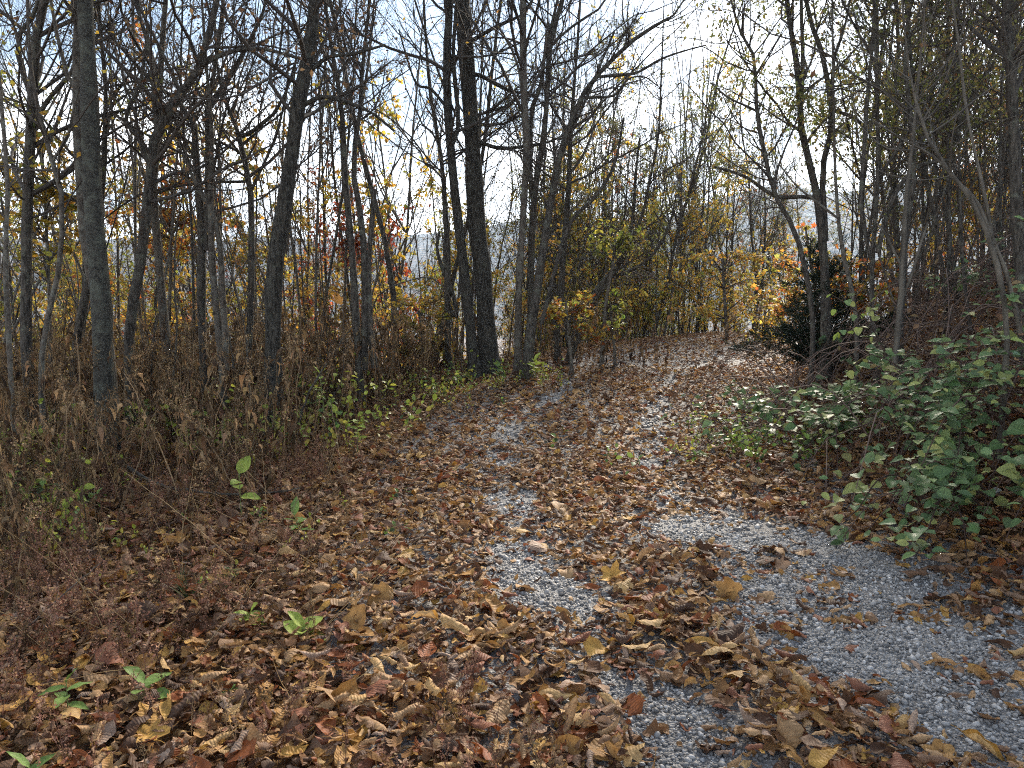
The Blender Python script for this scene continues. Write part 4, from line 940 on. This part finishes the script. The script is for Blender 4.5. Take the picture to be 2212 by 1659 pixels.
def straw(seed, L):
    rng = np.random.default_rng(seed); n = 12; t = np.linspace(0, 1, n); a = rng.uniform(0.1, 1.0)
    x = L * (np.sin(t * a * 1.6) / 1.2); z = L * (t * math.cos(a * 0.6) - 0.45 * a * t ** 2)
    m = MB(); tubes(m, np.column_stack([x, rng.normal(0, 0.01 * L, n).cumsum() * 0.5, z - 0.02])[None], (0.0028 * (1 - 0.75 * t))[None], 3, (0.30, 0.215, 0.115)); return m
def tuft(seed):
    rng = np.random.default_rng(seed); k = 26; a = rng.uniform(0, 6.28, k); L = rng.uniform(0.12, 0.28, k); t = np.linspace(0, 1, 5)
    m = MB(); out = np.stack([np.cos(a), np.sin(a), np.zeros(k)], 1); b = rng.uniform(0.3, 0.9, k)
    c = out[:, None] * (L * b)[:, None, None] * (t ** 1.2)[None, :, None] + np.array([0, 0, 1])[None, None] * (L[:, None] * (t - 0.45 * b[:, None] * t ** 2))[..., None]
    sd_ = np.stack([-np.sin(a), np.cos(a), np.zeros(k)], 1)[:, None] * (0.004 * (1 - t))[None, :, None]
    v = np.stack([c - sd_, c + sd_], 2).reshape(-1, 3); q = np.array([[2 * i, 2 * i + 1, 2 * i + 3, 2 * i + 2] for i in range(4)])
    m.add(v, (q[None] + (np.arange(k) * 10)[:, None, None]).reshape(-1, 4), np.repeat(pick_cols(rng, k, [(0.045, 0.085, 0.03), (0.07, 0.11, 0.035)]), 10, 0)); return m

WEED = [dead_weed(1000 + i, 0.75 + 0.09 * (i % 6), i % 3 != 2) for i in range(9)]
wmesh = [{k: m.mesh(k, M_WEED, smooth=False) for k, m in w.items() if m.n} for w in WEED]
rw = np.random.default_rng(1234)
def weed_ok(x, y):
    u = road_u(x, y)
    return u
# tall dead weeds: left of the drive between the verge and the trees
n = 5200; d = np.sqrt(rw.uniform(3.6 ** 2, 12.5 ** 2, n)); x = (rw.uniform(-150, 1090, n) - W0 / 2) / F0 * d
u = road_u(x, d); edge_px = np.interp(d, [3.6, 4.5, 5.5, 7, 9, 11, 12.5], [-2.9, -2.6, -2.35, -2.05, -1.95, -1.95, -2.0])
dens = np.clip((edge_px - u) / 0.9, 0, 1) * np.interp(d, [3.6, 4.6, 6, 9.5, 12.5], [0.30, 0.55, 0.85, 0.9, 0.5]) * np.clip(2.4 * fbm(x * 1.1, d * 1.1, 91) - 0.35, 0.22, 1.2)
k = rw.random(n) < dens * 0.75; x, d = x[k], d[k]
hs = rw.uniform(0.55, 1.42, len(x)) * np.interp(d, [3.6, 5, 7, 12], [0.65, 0.85, 1.0, 1.05]); ix = rw.integers(0, 9, len(x)); rz = rw.uniform(0, 6.28, len(x)); z = ground(x, d)
nsplit = 0
wleaf = []
for w in WEED:
    ls = []
    for v_, f_, c_ in zip(w['leaf_mass'].V, w['leaf_mass'].F4, w['leaf_mass'].C):
        m_ = MB(); m_.add(v_, f_ - f_.min(), c_); ls.append(m_.mesh('leaf', M_WEED, smooth=False))
    wleaf.append(ls)
sel = np.argsort(d / hs)[:260]; mask = np.ones(len(x), bool); mask[sel] = False
for q in sel:
    wm = wmesh[ix[q]]; e = link('dead_weed', None, None, (x[q], d[q], z[q]), (rw.normal(0, .2), rw.normal(0, .2), rz[q]), hs[q]); e.empty_display_size = 0.1
    hd = 'seed_head' in wm
    px_, r_ = near_ref(x[q], d[q]); row = 'low before' if d[q] < 4.6 else ('amid weeds before' if d[q] < 6.2 else 'at foot of')
    tag(e, f"{'tall' if hs[q] > 1 else ('short' if hs[q] < 0.65 else 'dead')} weed {'with seed head' if hd else 'without seed head'} {row} {r_[1]}", 'weed', 'seed-headed dead weeds on the left verge' if hd else 'headless dead weeds on the left verge')
    for kk, m in wm.items():
        if kk == 'leaf_mass' and d[q] < 5.3 and nsplit < 60:
            for lm_ in wleaf[ix[q]]: link('leaf', lm_, e)
        else:
            o_ = link(kk, m, e)
            if kk == 'leaf_mass': o_['kind'] = 'stuff'
    nsplit += 1
def joined(w):
    m = MB()
    for p in w.values(): m.join(p)
    return m.mesh('weed', M_WEED, smooth=False)
FE = [feather(1100 + i, 0.20 + 0.035 * i, i % 4 != 3).mesh('feather', M_WEED, smooth=False) for i in range(7)]
SG = [sprig(1150 + i, 0.35 + 0.08 * i, ['ygreen', 'lime', 'green', 'ygreen'][i % 4], 9, 0.065).mesh('sprig', M_GREEN, smooth=False) for i in range(5)]
SW = [straw(1170 + i, 0.6 + 0.15 * i).mesh('straw', M_WEED) for i in range(5)]
TU = [tuft(1190 + i).mesh('tuft', M_GREEN) for i in range(2)]
allm = [joined(w) for w in WEED] + FE + SG + SW + TU
o0, o1, o2, o3, o4 = 0, 9, 16, 21, 26
ug = protos_collection('undergrowth_plant', allm)
UP, UR, US, UI = [], [], [], []
def put(x, y, s, i):
    UP.append(np.stack([x, y, ground(x, y)], 1)); nn = len(x)
    UR.append(np.stack([rw.normal(0, .2, nn), rw.normal(0, .2, nn), rw.uniform(0, 6.28, nn)], 1)); US.append(np.repeat(np.asarray(s)[:, None], 3, 1)); UI.append(i)
put(x[mask], d[mask], hs[mask], ix[mask])
# feathery reddish plants over the near left verge
n = 5200; d = np.sqrt(rw.uniform(1.7 ** 2, 9.5 ** 2, n)); x = (rw.uniform(-150, 1250, n) - W0 / 2) / F0 * d; u = road_u(x, d)
e0 = np.interp(d, [1.7, 2.6, 3.2, 4, 5.5, 8, 9.5], [-0.75, -0.85, -1.1, -1.4, -1.7, -1.75, -1.75])
dens = np.clip((e0 - u) / 0.7, 0, 1) * np.clip((u + 5.5) / 1.5, 0.15, 1) * (0.1 + 1.4 * np.clip(fbm(x * 1.1, d * 1.1, 95) - 0.25, 0, 1)) * np.interp(d, [1.7, 4, 9], [1.3, 1.1, 0.55])
k = rw.random(n) < dens * 1.1; x, d = x[k], d[k]; put(x, d, rw.uniform(0.55, 1.15, len(x)), o1 + rw.integers(0, 7, len(x)))
# green and yellow sprigs low in the weeds, thickest left and by the verge before the twin trees
def clump(cx, cy, rx_, ry_, n, s0, s1, i0, cnt, dd=None):
    pts = []
    for _ in range(n):
        px, py = rw.normal(cx, rx_), rw.normal(cy, ry_)
        if dd: d_ = dd * rw.uniform(0.93, 1.07)
        else: d_ = np.clip(CAM_Z * F0 / max(py - HORIZON, 60), 2, 13)
        pts.append(((px - W0 / 2) / F0 * d_, d_))
    p = np.array(pts); put(p[:, 0], p[:, 1], rw.uniform(s0, s1, n), i0 + rw.integers(0, cnt, n))
clump(60, 960, 70, 0, 28, 0.6, 1.2, o2, 5, 5.6)
clump(130, 1020, 90, 0, 16, 0.5, 1.0, o2, 5, 4.8)
clump(30, 880, 60, 0, 30, 0.8, 1.3, o2, 5, 7.0)
clump(790, 870, 70, 0, 18, 0.7, 1.3, o2, 5, 8.0)
clump(740, 830, 80, 0, 18, 0.8, 1.4, o2, 5, 9.0)
clump(930, 830, 60, 0, 45, 0.5, 0.9, o2, 5, 9.8)
clump(1030, 815, 60, 0, 35, 0.5, 0.9, o2, 5, 10.8)
clump(1160, 795, 30, 0, 18, 0.5, 0.8, o2, 5, 11.2)
clump(420, 830, 160, 0, 40, 0.7, 1.3, o2, 5, 8.2)
clump(600, 860, 120, 0, 30, 0.6, 1.2, o2, 5, 7.4)
clump(640, 1180, 90, 40, 10, 0.35, 0.6, o2, 5)
clump(330, 1300, 160, 90, 14, 0.25, 0.45, o2, 5)
# straws
n = 320; d = np.sqrt(rw.uniform(2.8 ** 2, 10 ** 2, n)); x = (rw.uniform(-100, 820, n) - W0 / 2) / F0 * d; put(x, d, rw.uniform(0.6, 1.25, n), o3 + rw.integers(0, 5, n))
x = np.array([-1.75, -1.62, -1.85, -3.0]); d = np.array([3.95, 4.05, 4.1, 2.75]); put(x, d, np.array([1.0, 0.8, 0.8, 0.6]), o4 + np.array([0, 1, 0, 1]))
# bank at the right: leaf sprigs in the brush
clump(1650, 930, 130, 0, 40, 0.5, 0.9, o2 + 2, 1, 6.8)
clump(1560, 880, 70, 0, 40, 0.4, 0.8, o2, 5, 7.6)
# under the trees at the far end of the drive
clump(1180, 780, 180, 0, 60, 0.8, 1.5, 0, 9, 13.2)
clump(1600, 730, 130, 0, 40, 0.6, 1.0, 0, 9, 19.5)
gn_scatter('undergrowth', ug, np.concatenate(UP), np.concatenate(UR), np.concatenate(US), np.concatenate(UI), 'tangle of dead stalks, reddish seed plants and green sprigs on the left verge', 'undergrowth')

# ---- single green plants
def leaf_mesh(kind='oval'):
    """a broad green leaf of unit length, with a fold along its midrib"""
    m = MB(); nu, nv = 8, 5; t = np.linspace(0, 1, nu); s = np.linspace(-1, 1, nv)
    if kind == 'oval': wd = 0.30 * np.sin(math.pi * t ** 0.8) ** 0.8 + 0.006
    elif kind == 'long': wd = 0.19 * np.sin(math.pi * t ** 0.8) ** 0.9 + 0.006
    else: wd = 0.50 * np.sin(math.pi * t ** 0.62) ** 0.62 * (1 - 0.28 * t) + 0.004          # round, pointed
    z = 0.16 * np.abs(s)[None] ** 1.2 * wd[:, None] * 2 - 0.18 * (t[:, None] - 0.3) ** 2 + 0.02 * np.sin(t * 14)[:, None] * np.abs(s)[None]
    v = np.stack([s[None] * wd[:, None], np.broadcast_to(t[:, None], (nu, nv)), z], -1).reshape(-1, 3)
    i = np.arange(nu - 1)[:, None]; j = np.arange(nv - 1)[None]
    m.add(v, np.stack([i * nv + j, i * nv + j + 1, (i + 1) * nv + j + 1, (i + 1) * nv + j], -1).reshape(-1, 4)); return m
def green_mat(name, top, vein, back=None, rough=0.6, vary=0.18):
    m, t, out = newmat(name)
    tc = N(t, 'ShaderNodeTexCoord'); oi = N(t, 'ShaderNodeObjectInfo')
    n1 = noise(t, 3.0, 4, 0.6, tc.outputs['Object']); r = ramp(t, [(0.35, tuple(q * 0.75 for q in top)), (0.7, tuple(q * 1.15 for q in top))]); t.links.new(n1.outputs[0], r.inputs[0])
    w = N(t, 'ShaderNodeTexWave', wave_type='BANDS', bands_direction='DIAGONAL'); w.inputs['Scale'].default_value = 2.6; w.inputs['Distortion'].default_value = 0.4
    ab = N(t, 'ShaderNodeVectorMath', operation='ABSOLUTE'); t.links.new(tc.outputs['Object'], ab.inputs[0]); t.links.new(ab.outputs[0], w.inputs['Vector'])
    vr = ramp(t, [(0.88, (0, 0, 0)), (0.98, (1, 1, 1))]); t.links.new(w.outputs[1], vr.inputs[0])
    c = mixc(t, math_n(t, 'MULTIPLY', vr.outputs[0], 0.5), r.outputs[0], vein)
    c = mixc(t, 1.0, c, ramp_link(t, oi.outputs['Random'], vary), 'MULTIPLY')
    ge = N(t, 'ShaderNodeNewGeometry')
    if back: c = mixc(t, ge.outputs['Backfacing'], c, back)
    bs = N(t, 'ShaderNodeBsdfPrincipled'); bs.inputs['Roughness'].default_value = rough; bs.inputs['Specular IOR Level'].default_value = 0.28
    t.links.new(c, bs.inputs['Base Color']); tr = N(t, 'ShaderNodeBsdfTranslucent'); t.links.new(c, tr.inputs[0])
    mx = N(t, 'ShaderNodeMixShader'); mx.inputs[0].default_value = 0.3
    t.links.new(bs.outputs[0], mx.inputs[1]); t.links.new(tr.outputs[0], mx.inputs[2]); t.links.new(mx.outputs[0], out.inputs[0]); return m
M_SEED = green_mat('seedling_leaf', (0.17, 0.27, 0.06), (0.30, 0.36, 0.14))
M_LIME = green_mat('lime_leaf', (0.33, 0.42, 0.07), (0.42, 0.46, 0.15))
M_VL = green_mat('vine_leaf_green', (0.165, 0.25, 0.095), (0.27, 0.34, 0.16), (0.20, 0.24, 0.15), 0.5)
M_VL2 = green_mat('vine_leaf_yellowing', (0.30, 0.33, 0.10), (0.36, 0.36, 0.16), (0.32, 0.33, 0.18), 0.5)
M_VL3 = green_mat('vine_leaf_deep', (0.10, 0.175, 0.06), (0.19, 0.26, 0.11), (0.17, 0.2, 0.12), 0.48)
M_VLW = green_mat('vine_leaf_pale_back', (0.42, 0.43, 0.38), (0.46, 0.46, 0.42), (0.42, 0.43, 0.38), 0.7)
M_ORL = green_mat('orange_leaf', (0.52, 0.24, 0.05), (0.45, 0.2, 0.05), None, 0.55)
ME_OV, ME_LONG = leaf_mesh('oval').mesh('leaf', M_SEED), leaf_mesh('long').mesh('leaf', M_SEED)
ME_OVL = leaf_mesh('oval').mesh('leaf', M_LIME)
def orient(o, axis, nor):
    y = Vector(axis).normalized(); x_ = y.cross(Vector(nor)).normalized(); z_ = x_.cross(y)
    from mathutils import Matrix
    return Matrix((x_, y, z_)).transposed().to_euler()
def seedling(name, label, px, py, d, h, nl, L, mesh, seed, cat='plant', stemcol=(0.16, 0.2, 0.07), lean=0.1):
    rng = np.random.default_rng(seed); p = P(px, py, d); b = np.array([p[0], p[1], gz(p[0], p[1])])
    e = link(name, None, None, b); tag(e, label, cat); e.empty_display_size = 0.05
    t = np.linspace(0, 1, 7); ln = rng.normal(0, lean, 2) * h
    pt = np.column_stack([ln[0] * t, ln[1] * t, h * t - 0.02]); m = MB(); tubes(m, pt[None], (0.004 * (1 - 0.5 * t))[None] * (h / 0.25) ** 0.5, 6, stemcol); m.build('stem', M_TWIG, e)
    for q in range(nl):
        a = q * 2.4 + rng.uniform(-0.3, 0.3); tt = 0.45 + 0.55 * (q + 1) / nl; i = tt * 6; i0 = min(int(i), 5); o = pt[i0] + (pt[i0 + 1] - pt[i0]) * (i - i0)
        el = rng.uniform(-0.1, 0.5) if q < nl - 1 else 0.9
        ax = (math.cos(a) * math.cos(el), math.sin(a) * math.cos(el), math.sin(el))
        lf = link('leaf', mesh, e, o, None, L * rng.uniform(0.75, 1.15)); lf.rotation_euler = orient(lf, ax, (rng.normal(0, .2), rng.normal(0, .2) - 0.25, 1))
    return e
seedling('green_seedling', 'bright green seedling with five leaves at the lower left', 138, 1400, 2.85, 0.20, 6, 0.12, ME_LONG, 1301)
seedling('green_seedling', 'drooping green plant with one broad spotted leaf beside the lower left seedling', 305, 1385, 2.95, 0.14, 5, 0.12, ME_OV, 1302)
seedling('green_seedling', 'small green plant beside the grass tuft in the near verge', 535, 1260, 3.7, 0.10, 6, 0.10, ME_OVL, 1303)
seedling('green_seedling', 'lime green plant in front of the grass tuft', 645, 1300, 3.5, 0.12, 5, 0.12, ME_OVL, 1304)
seedling('green_seedling', 'star-shaped pale green plant standing in the middle of the brown verge', 655, 1140, 5.0, 0.22, 7, 0.13, ME_LONG, 1305)
seedling('green_seedling', 'tiny green seedling in the litter near the bottom left', 55, 1560, 2.45, 0.10, 5, 0.09, ME_LONG, 1306)
seedling('green_seedling', 'tiny yellow-green seedling at the bottom middle of the litter', 870, 1600, 2.35, 0.04, 4, 0.06, ME_OVL, 1307)
seedling('green_seedling', 'small clover-like green plant right of the lower left pair', 490, 1370, 3.0, 0.08, 6, 0.06, ME_OV, 1308)
seedling('broad_leaf_plant', 'plant with three large translucent lime leaves in the left weeds', 515, 935, 5.4, 0.42, 4, 0.15, ME_OVL, 1309, lean=0.05)
seedling('verge_plant', 'leafy green plant growing at the foot of the slender pale tree', 1158, 800, 11.2, 0.38, 9, 0.15, ME_OVL, 1310)
seedling('verge_plant', 'leafy green plant at the foot of the thickest trunk', 1080, 815, 11.0, 0.32, 7, 0.13, ME_OV, 1311)
seedling('verge_plant', 'tall lime green plant in the weeds before the triple stems', 705, 850, 8.2, 0.75, 8, 0.11, ME_OVL, 1312)
seedling('verge_plant', 'bushy yellow-green plant by the verge below the triple stems', 770, 900, 7.4, 0.45, 9, 0.10, ME_OVL, 1313)
# orange leaf held on a bare twig
def hanging_leaf():
    b = P(742, 860, 7.8); b[2] = gz(b[0], b[1]); top = P(735, 634, 7.6)
    e = link('leaf_on_stalk', None, None, b); tag(e, 'single orange leaf caught on a bare stalk before the triple stems', 'weed')
    q = resample(np.array([[0, 0, -0.02], [-0.15, 0.05, 0.5], [0.0, 0, 0.8], *[(top - b) + np.array([0.03, 0, 0.02])]]), 10); m = MB(); tubes(m, q[None], np.linspace(0.006, 0.002, 10)[None], 5, TW); m.build('stem', M_TWIG, e)
    lm = DRY[5].mesh('leaf', M_ORL); lf = link('leaf', lm, e, top - b + np.array([-0.02, -0.02, -0.06]), (1.2, 0.3, 0.4), 0.13)
hanging_leaf()

# ------------------------------------------------------------------ vines and brush on the right bank
ME_V = [leaf_mesh('round').mesh('leaf', mm) for mm in (M_VL, M_VL, M_VL, M_VL3, M_VL3, M_VL2, M_VLW)]
VP = np.array([0.28, 0.14, 0.14, 0.22, 0.12, 0.096, 0.004])
def vine(name, label, canes, nleaf, size, seed, nstuff, brush, pal_shift=0.0, spread=0.10):
    """canes: list of world polylines; leaves sit along them, the largest as single leaves"""
    rng = np.random.default_rng(seed); b = canes[0][0].copy(); b[2] = gz(b[0], b[1])
    e = link(name, None, None, b); tag(e, label, 'vine', 'leafy vines on the right bank'); e.empty_display_size = 0.1
    pl = np.array([resample(c - b, 12) for c in canes]); st = MB()
    tubes(st, pl, np.repeat(np.linspace(0.0065, 0.003, 12)[None], len(pl), 0), 5, np.array((0.065, 0.04, 0.03)) * rng.uniform(0.7, 1.4, (len(pl), 1)))
    p2, r2 = grow(rng, pl, np.full(pl.shape[:2], 0.004), brush, 0.05, 1, 0.8, 0.38, 6, 0.7, 0.04, 0.22, 0.0016); tubes(st, p2, r2, 4, np.array((0.06, 0.038, 0.03)) * rng.uniform(0.6, 1.6, (brush, 1)))
    st.build('stem', M_TWIG, e)
    allp = np.concatenate([pl[:, ::2][:, :6], p2]); M = len(allp); n = nleaf + nstuff
    # shingled leaves: prefer the upper, outer parts of the canes
    mi = rng.integers(0, M, n * 3); x_ = rng.uniform(0.1, 1, n * 3) * 5; i0 = np.minimum(x_.astype(int), 4); fr = (x_ - i0)[:, None]
    pos = allp[mi, i0] * (1 - fr) + allp[mi, i0 + 1] * fr; tan = unit(allp[mi, i0 + 1] - allp[mi, i0])
    pos = pos + rng.normal(0, spread * 0.35, pos.shape) + np.array([0, 0, 0.02])
    hgt = pos[:, 2] + b[2] - ground(pos[:, 0] + b[0], pos[:, 1] + b[1])
    ok = hgt > 0.03; order = np.argsort(-(hgt + rng.normal(0, 0.16, len(hgt)) - (pos[:, 1]) * 0.10 + ok * 10))[:n]
    pos, tan = pos[order], tan[order]; sz = size * rng.uniform(0.4, 1.25, n)
    # leaf blades lie out towards the light, tilted to the open drive
    az_ = rng.uniform(0, 6.28, n); ax = unit(np.stack([np.cos(az_), np.sin(az_), rng.normal(-0.18, 0.25, n)], 1) + tan * 0.3 + np.array([-0.35, -0.35, 0]))
    nor = unit(rng.normal(0, 0.26, (n, 3)) + np.array([-0.22, -0.32, 1]))
    first = rng.permutation(n); one, rest = first[:nleaf], first[nleaf:]
    for q in one:
        lf = link('leaf', ME_V[int(rng.choice(7, p=VP))], e, pos[q], None, sz[q]); lf.rotation_euler = orient(lf, ax[q], nor[q])
    if len(rest):
        fo = MB(); put_leaves(fo, 'oval', pos[rest] - np.array([0, 0, 0.03]), ax[rest], nor[rest], sz[rest] * 0.85, pick_cols(rng, len(rest), [(0.13, 0.20, 0.075), (0.18, 0.25, 0.09), (0.10, 0.15, 0.06), (0.32, 0.34, 0.11)]))
        tag(fo.build('foliage', M_VINE, e, smooth=True), kind='stuff')
    return e
def canes_in(rng, n, x0, x1, y0, y1, hgt, reach, toward):
    out = []
    for _ in range(n):
        x_, y_ = rng.uniform(x0, x1), rng.uniform(y0, y1); a = toward + rng.normal(0, 0.7); L = reach * rng.uniform(0.6, 1.2); H = hgt * rng.uniform(0.4, 1.15)
        pts = []
        for t in np.linspace(0, 1, 6):
            xx, yy_ = x_ + math.cos(a) * L * t, y_ + math.sin(a) * L * t
            pts.append([xx, yy_, gz(xx, yy_) + H * math.sin(math.pi * min(1, 0.08 + t * 0.86)) ** 0.7 + rng.normal(0, 0.03)])
        out.append(np.array(pts))
    return out
rv = np.random.default_rng(1500)
vine('vine', 'thick mound of big round green leaves at the right edge', canes_in(rv, 46, 3.3, 5.0, 4.9, 6.5, 0.85, 1.1, 3.6), 300, 0.105, 1501, 900, 190)
vine('vine', 'green leafy runners creeping down toward the drive below the mound', canes_in(rv, 22, 2.8, 4.0, 4.7, 5.9, 0.36, 0.95, 3.7), 230, 0.095, 1502, 240, 70)
vine('vine', 'pale leafy vine sprawling over the brush in the middle of the right bank', canes_in(rv, 20, 2.7, 4.2, 6.6, 8.2, 0.52, 1.1, 3.5), 190, 0.115, 1503, 240, 80)
vine('vine', 'low scatter of dull green leaves at the drive edge left of the brush', canes_in(rv, 16, 2.2, 3.3, 6.6, 9.2, 0.36, 0.8, 3.6), 90, 0.09, 1504, 160, 60)
vine('vine', 'yellowing leafy vine along the top of the bank beneath the saplings', canes_in(rv, 16, 4.2, 7.2, 8.2, 9.8, 0.55, 1.2, 3.3), 130, 0.11, 1505, 150, 60)
# tangle of bare canes between the vines
br = MB(); cs = canes_in(rv, 150, 2.7, 6.4, 6.0, 9.4, 0.75, 1.2, 3.4) + canes_in(rv, 150, 4.2, 8.6, 7.6, 12.0, 1.15, 1.3, 3.2); b = np.array([4.2, 7.6, gz(4.2, 7.6)])
pl = np.array([resample(c - b, 10) for c in cs]); tubes(br, pl, np.repeat(np.linspace(0.0075, 0.003, 10)[None], len(pl), 0), 4, np.array((0.12, 0.082, 0.062)) * rv.uniform(0.6, 1.7, (len(pl), 1)))
p2, r2 = grow(rv, pl, np.full(pl.shape[:2], 0.004), 1300, 0.05, 1, 0.8, 0.4, 5, 0.7, 0.03, 0.22, 0.0016); tubes(br, p2, r2, 3, np.array((0.11, 0.075, 0.057)) * rv.uniform(0.6, 1.7, (1300, 1)))
leaves_on(rv, br, p2, 900, 'oval', 0.06, PAL['brown'] + [(0.2, 0.13, 0.06)], 0.8, 0.02, 0.2, 0.2)
tag(br.build('brush', M_TWIG, None, True, b), 'tangle of bare brown canes between the vines on the right bank', 'brush', kind='stuff')
# a long cane with green leaves arching above the brush
def leafy_cane():
    rng = np.random.default_rng(1600); d = 6.9
    pth = np.array([P(1955, 880, d), P(1930, 800, d), P(1900, 735, d), P(1860, 680, d - .1), P(1815, 648, d - .2), P(1775, 625, d - .3)])
    b = pth[0].copy(); b[2] = gz(b[0], b[1]); e = link('leafy_cane', None, None, b); tag(e, 'dark cane arching left with a few bright leaves above the brush', 'vine')
    q = resample(np.vstack([[b - [0, 0, .03]], pth]) - b, 16); m = MB(); tubes(m, q[None], np.linspace(0.009, 0.004, 16)[None], 6, (0.06, 0.042, 0.032))
    p2, r2 = grow(rng, q[None], np.full((1, 16), 0.005), 9, 0.4, 1, 0.9, 0.3, 6, 0.7, 0.0, 0.15, 0.0018); tubes(m, p2, r2, 4, (0.06, 0.042, 0.032)); m.build('stem', M_TWIG, e)
    ml = [leaf_mesh('oval').mesh('leaf', M_LIME), ME_V[0], ME_V[5]]
    for k in range(22):
        i = rng.integers(0, 9); j = rng.integers(2, 6); lf = link('leaf', ml[int(rng.integers(3))], e, p2[i, j] + rng.normal(0, .02, 3), None, 0.07 * rng.uniform(.7, 1.2))
        lf.rotation_euler = orient(lf, unit(rng.normal(0, .6, 3) + np.array([-.3, -.2, -.5])), unit(rng.normal(0, .4, 3) + np.array([-.3, -.5, .7])))
leafy_cane()
def edge_sprig(label, px, py, d, mats, n, L, seed):
    rng = np.random.default_rng(seed); tip = P(px, py, d); x0 = P(px + 150, py + 60, d); b = np.array([x0[0], x0[1], gz(x0[0], x0[1])])
    e = link('leafy_branch', None, None, b); tag(e, label, 'branch')
    q = resample(np.array([[0, 0, -0.03], (x0 - b) * [1, 1, 0.6], x0 - b, tip - b]), 14); m = MB(); tubes(m, q[None], np.linspace(0.008, 0.003, 14)[None], 5, (0.08, 0.06, 0.045)); m.build('stem', M_TWIG, e)
    for k in range(n):
        t = rng.uniform(0.7, 1.0); o = q[int(t * 13)]; lf = link('leaf', mats[k % len(mats)], e, o + rng.normal(0, .02, 3), None, L * rng.uniform(.7, 1.1))
        lf.rotation_euler = orient(lf, unit(np.array([-0.8, rng.normal(0, .6), rng.normal(-.1, .3)])), unit(np.array([rng.normal(0, .3), -.5, 1])))
edge_sprig('bright green leafy branch reaching in from the right edge at mid height', 2165, 470, 4.2, [ME_OVL, ME_OV], 9, 0.11, 1701)
edge_sprig('branch with yellow-green leaves reaching in over the vines at the right edge', 2165, 735, 4.6, [leaf_mesh('round').mesh('leaf', M_VL2), leaf_mesh('oval').mesh('leaf', M_ORL), ME_OVL], 7, 0.15, 1702)

# ------------------------------------------------------------------ fallen sticks
def stick(name, label, pts, r, col, seed, side=4, cat='stick'):
    rng = np.random.default_rng(seed); w = []
    for (px, py, d, h) in pts:
        p = P(px, py, d); w.append([p[0], p[1], gz(p[0], p[1]) + h])
    w = np.array(w); b = w[0].copy(); q = resample(w - b, 18); q += rng.normal(0, r * 0.6, q.shape) * np.array([1, 1, 0.5])
    e = link(name, None, None, b); tag(e, label, cat)
    m = MB(); tubes(m, q[None], (r * np.linspace(1, 0.35, 18) * rng.uniform(0.85, 1.15, 18))[None], 8); m.build('stem', M_BARK if col == 'dark' else M_CANE, e)
    if side:
        m2 = MB(); p2, r2 = grow(rng, q[None], np.full((1, 18), r * 0.6), side, 0.2, 0.95, 0.7, 0.25, 6, 0.6, 0.02, 0.12, r * 0.2); tubes(m2, p2, r2, 5, TW if col == 'dark' else (0.16, 0.14, 0.11)); m2.build('twig', M_TWIG, e)
stick('fallen_branch', 'long grey fallen branch lying through the left weeds', [(265, 885, 6.3, .30), (330, 915, 6.0, .22), (400, 930, 5.9, .16), (520, 927, 5.8, .14), (640, 905, 5.7, .20)], 0.016, 'dark', 1801)
stick('fallen_branch', 'dark forked fallen branch at the left edge of the drive past the trees', [(1285, 795, 12.4, .04), (1320, 790, 12.6, .05), (1345, 782, 13.0, .09), (1362, 777, 13.4, .05)], 0.022, 'dark', 1802, 5)
stick('fallen_branch', 'dark stick half buried in the near foreground leaves', [(1185, 1470, 2.9, .05), (1235, 1490, 2.85, .06), (1290, 1510, 2.8, .05), (1345, 1530, 2.75, .04)], 0.008, 'dark', 1803, 3)
stick('bent_branch', 'low dark branch arching over the weeds right of the furrowed tree', [(640, 830, 7.8, .1), (652, 790, 7.8, .45), (690, 740, 7.8, .8), (735, 695, 7.8, 1.15), (770, 665, 7.8, 1.35)], 0.014, 'dark', 1804, 6)
stick('straw_stalk', 'long pale dry stalk slanting across the lower left corner', [(-20, 1300, 3.4, .05), (60, 1255, 3.5, .14), (140, 1215, 3.6, .24), (215, 1180, 3.7, .34)], 0.005, 'pale', 1805, 3, 'stalk')
stick('straw_stalk', 'tall straw-coloured stalk leaning across the far left weeds', [(88, 900, 6.2, .05), (120, 830, 6.2, .4), (145, 760, 6.2, .75), (160, 715, 6.2, 1.0)], 0.006, 'pale', 1806, 0, 'stalk')
stick('arching_branch', 'thin dark branch arching between the triple stems and the upright tree', [(795, 720, 10.2, 1.1), (820, 640, 10.3, 1.4), (870, 605, 10.4, 1.55), (940, 600, 10.5, 1.6), (985, 660, 10.6, 1.1), (1000, 760, 10.8, .05)], 0.010, 'dark', 1807, 6)

# ------------------------------------------------------------------ air
def haze():
    m, t, out = newmat('haze'); v = N(t, 'ShaderNodeVolumePrincipled'); v.inputs['Color'].default_value = (0.58, 0.76, 1.0, 1); v.inputs['Density'].default_value = 0.00035
    v.inputs['Anisotropy'].default_value = 0.3
    t.links.new(v.outputs[0], out.inputs['Volume'])
    s, z0, z1 = 3000, -75, 420
    vv = [[-s, -s, z0], [s, -s, z0], [s, s, z0], [-s, s, z0], [-s, -s, z1], [s, -s, z1], [s, s, z1], [-s, s, z1]]
    b = MB(); b.add(vv, [[0, 3, 2, 1], [4, 5, 6, 7], [0, 1, 5, 4], [1, 2, 6, 5], [2, 3, 7, 6], [3, 0, 4, 7]])
    o = b.build('haze', m, smooth=False); tag(o, 'pale autumn haze in the air over the valley', 'haze', kind='stuff')
USE_HAZE = True
if USE_HAZE: haze()
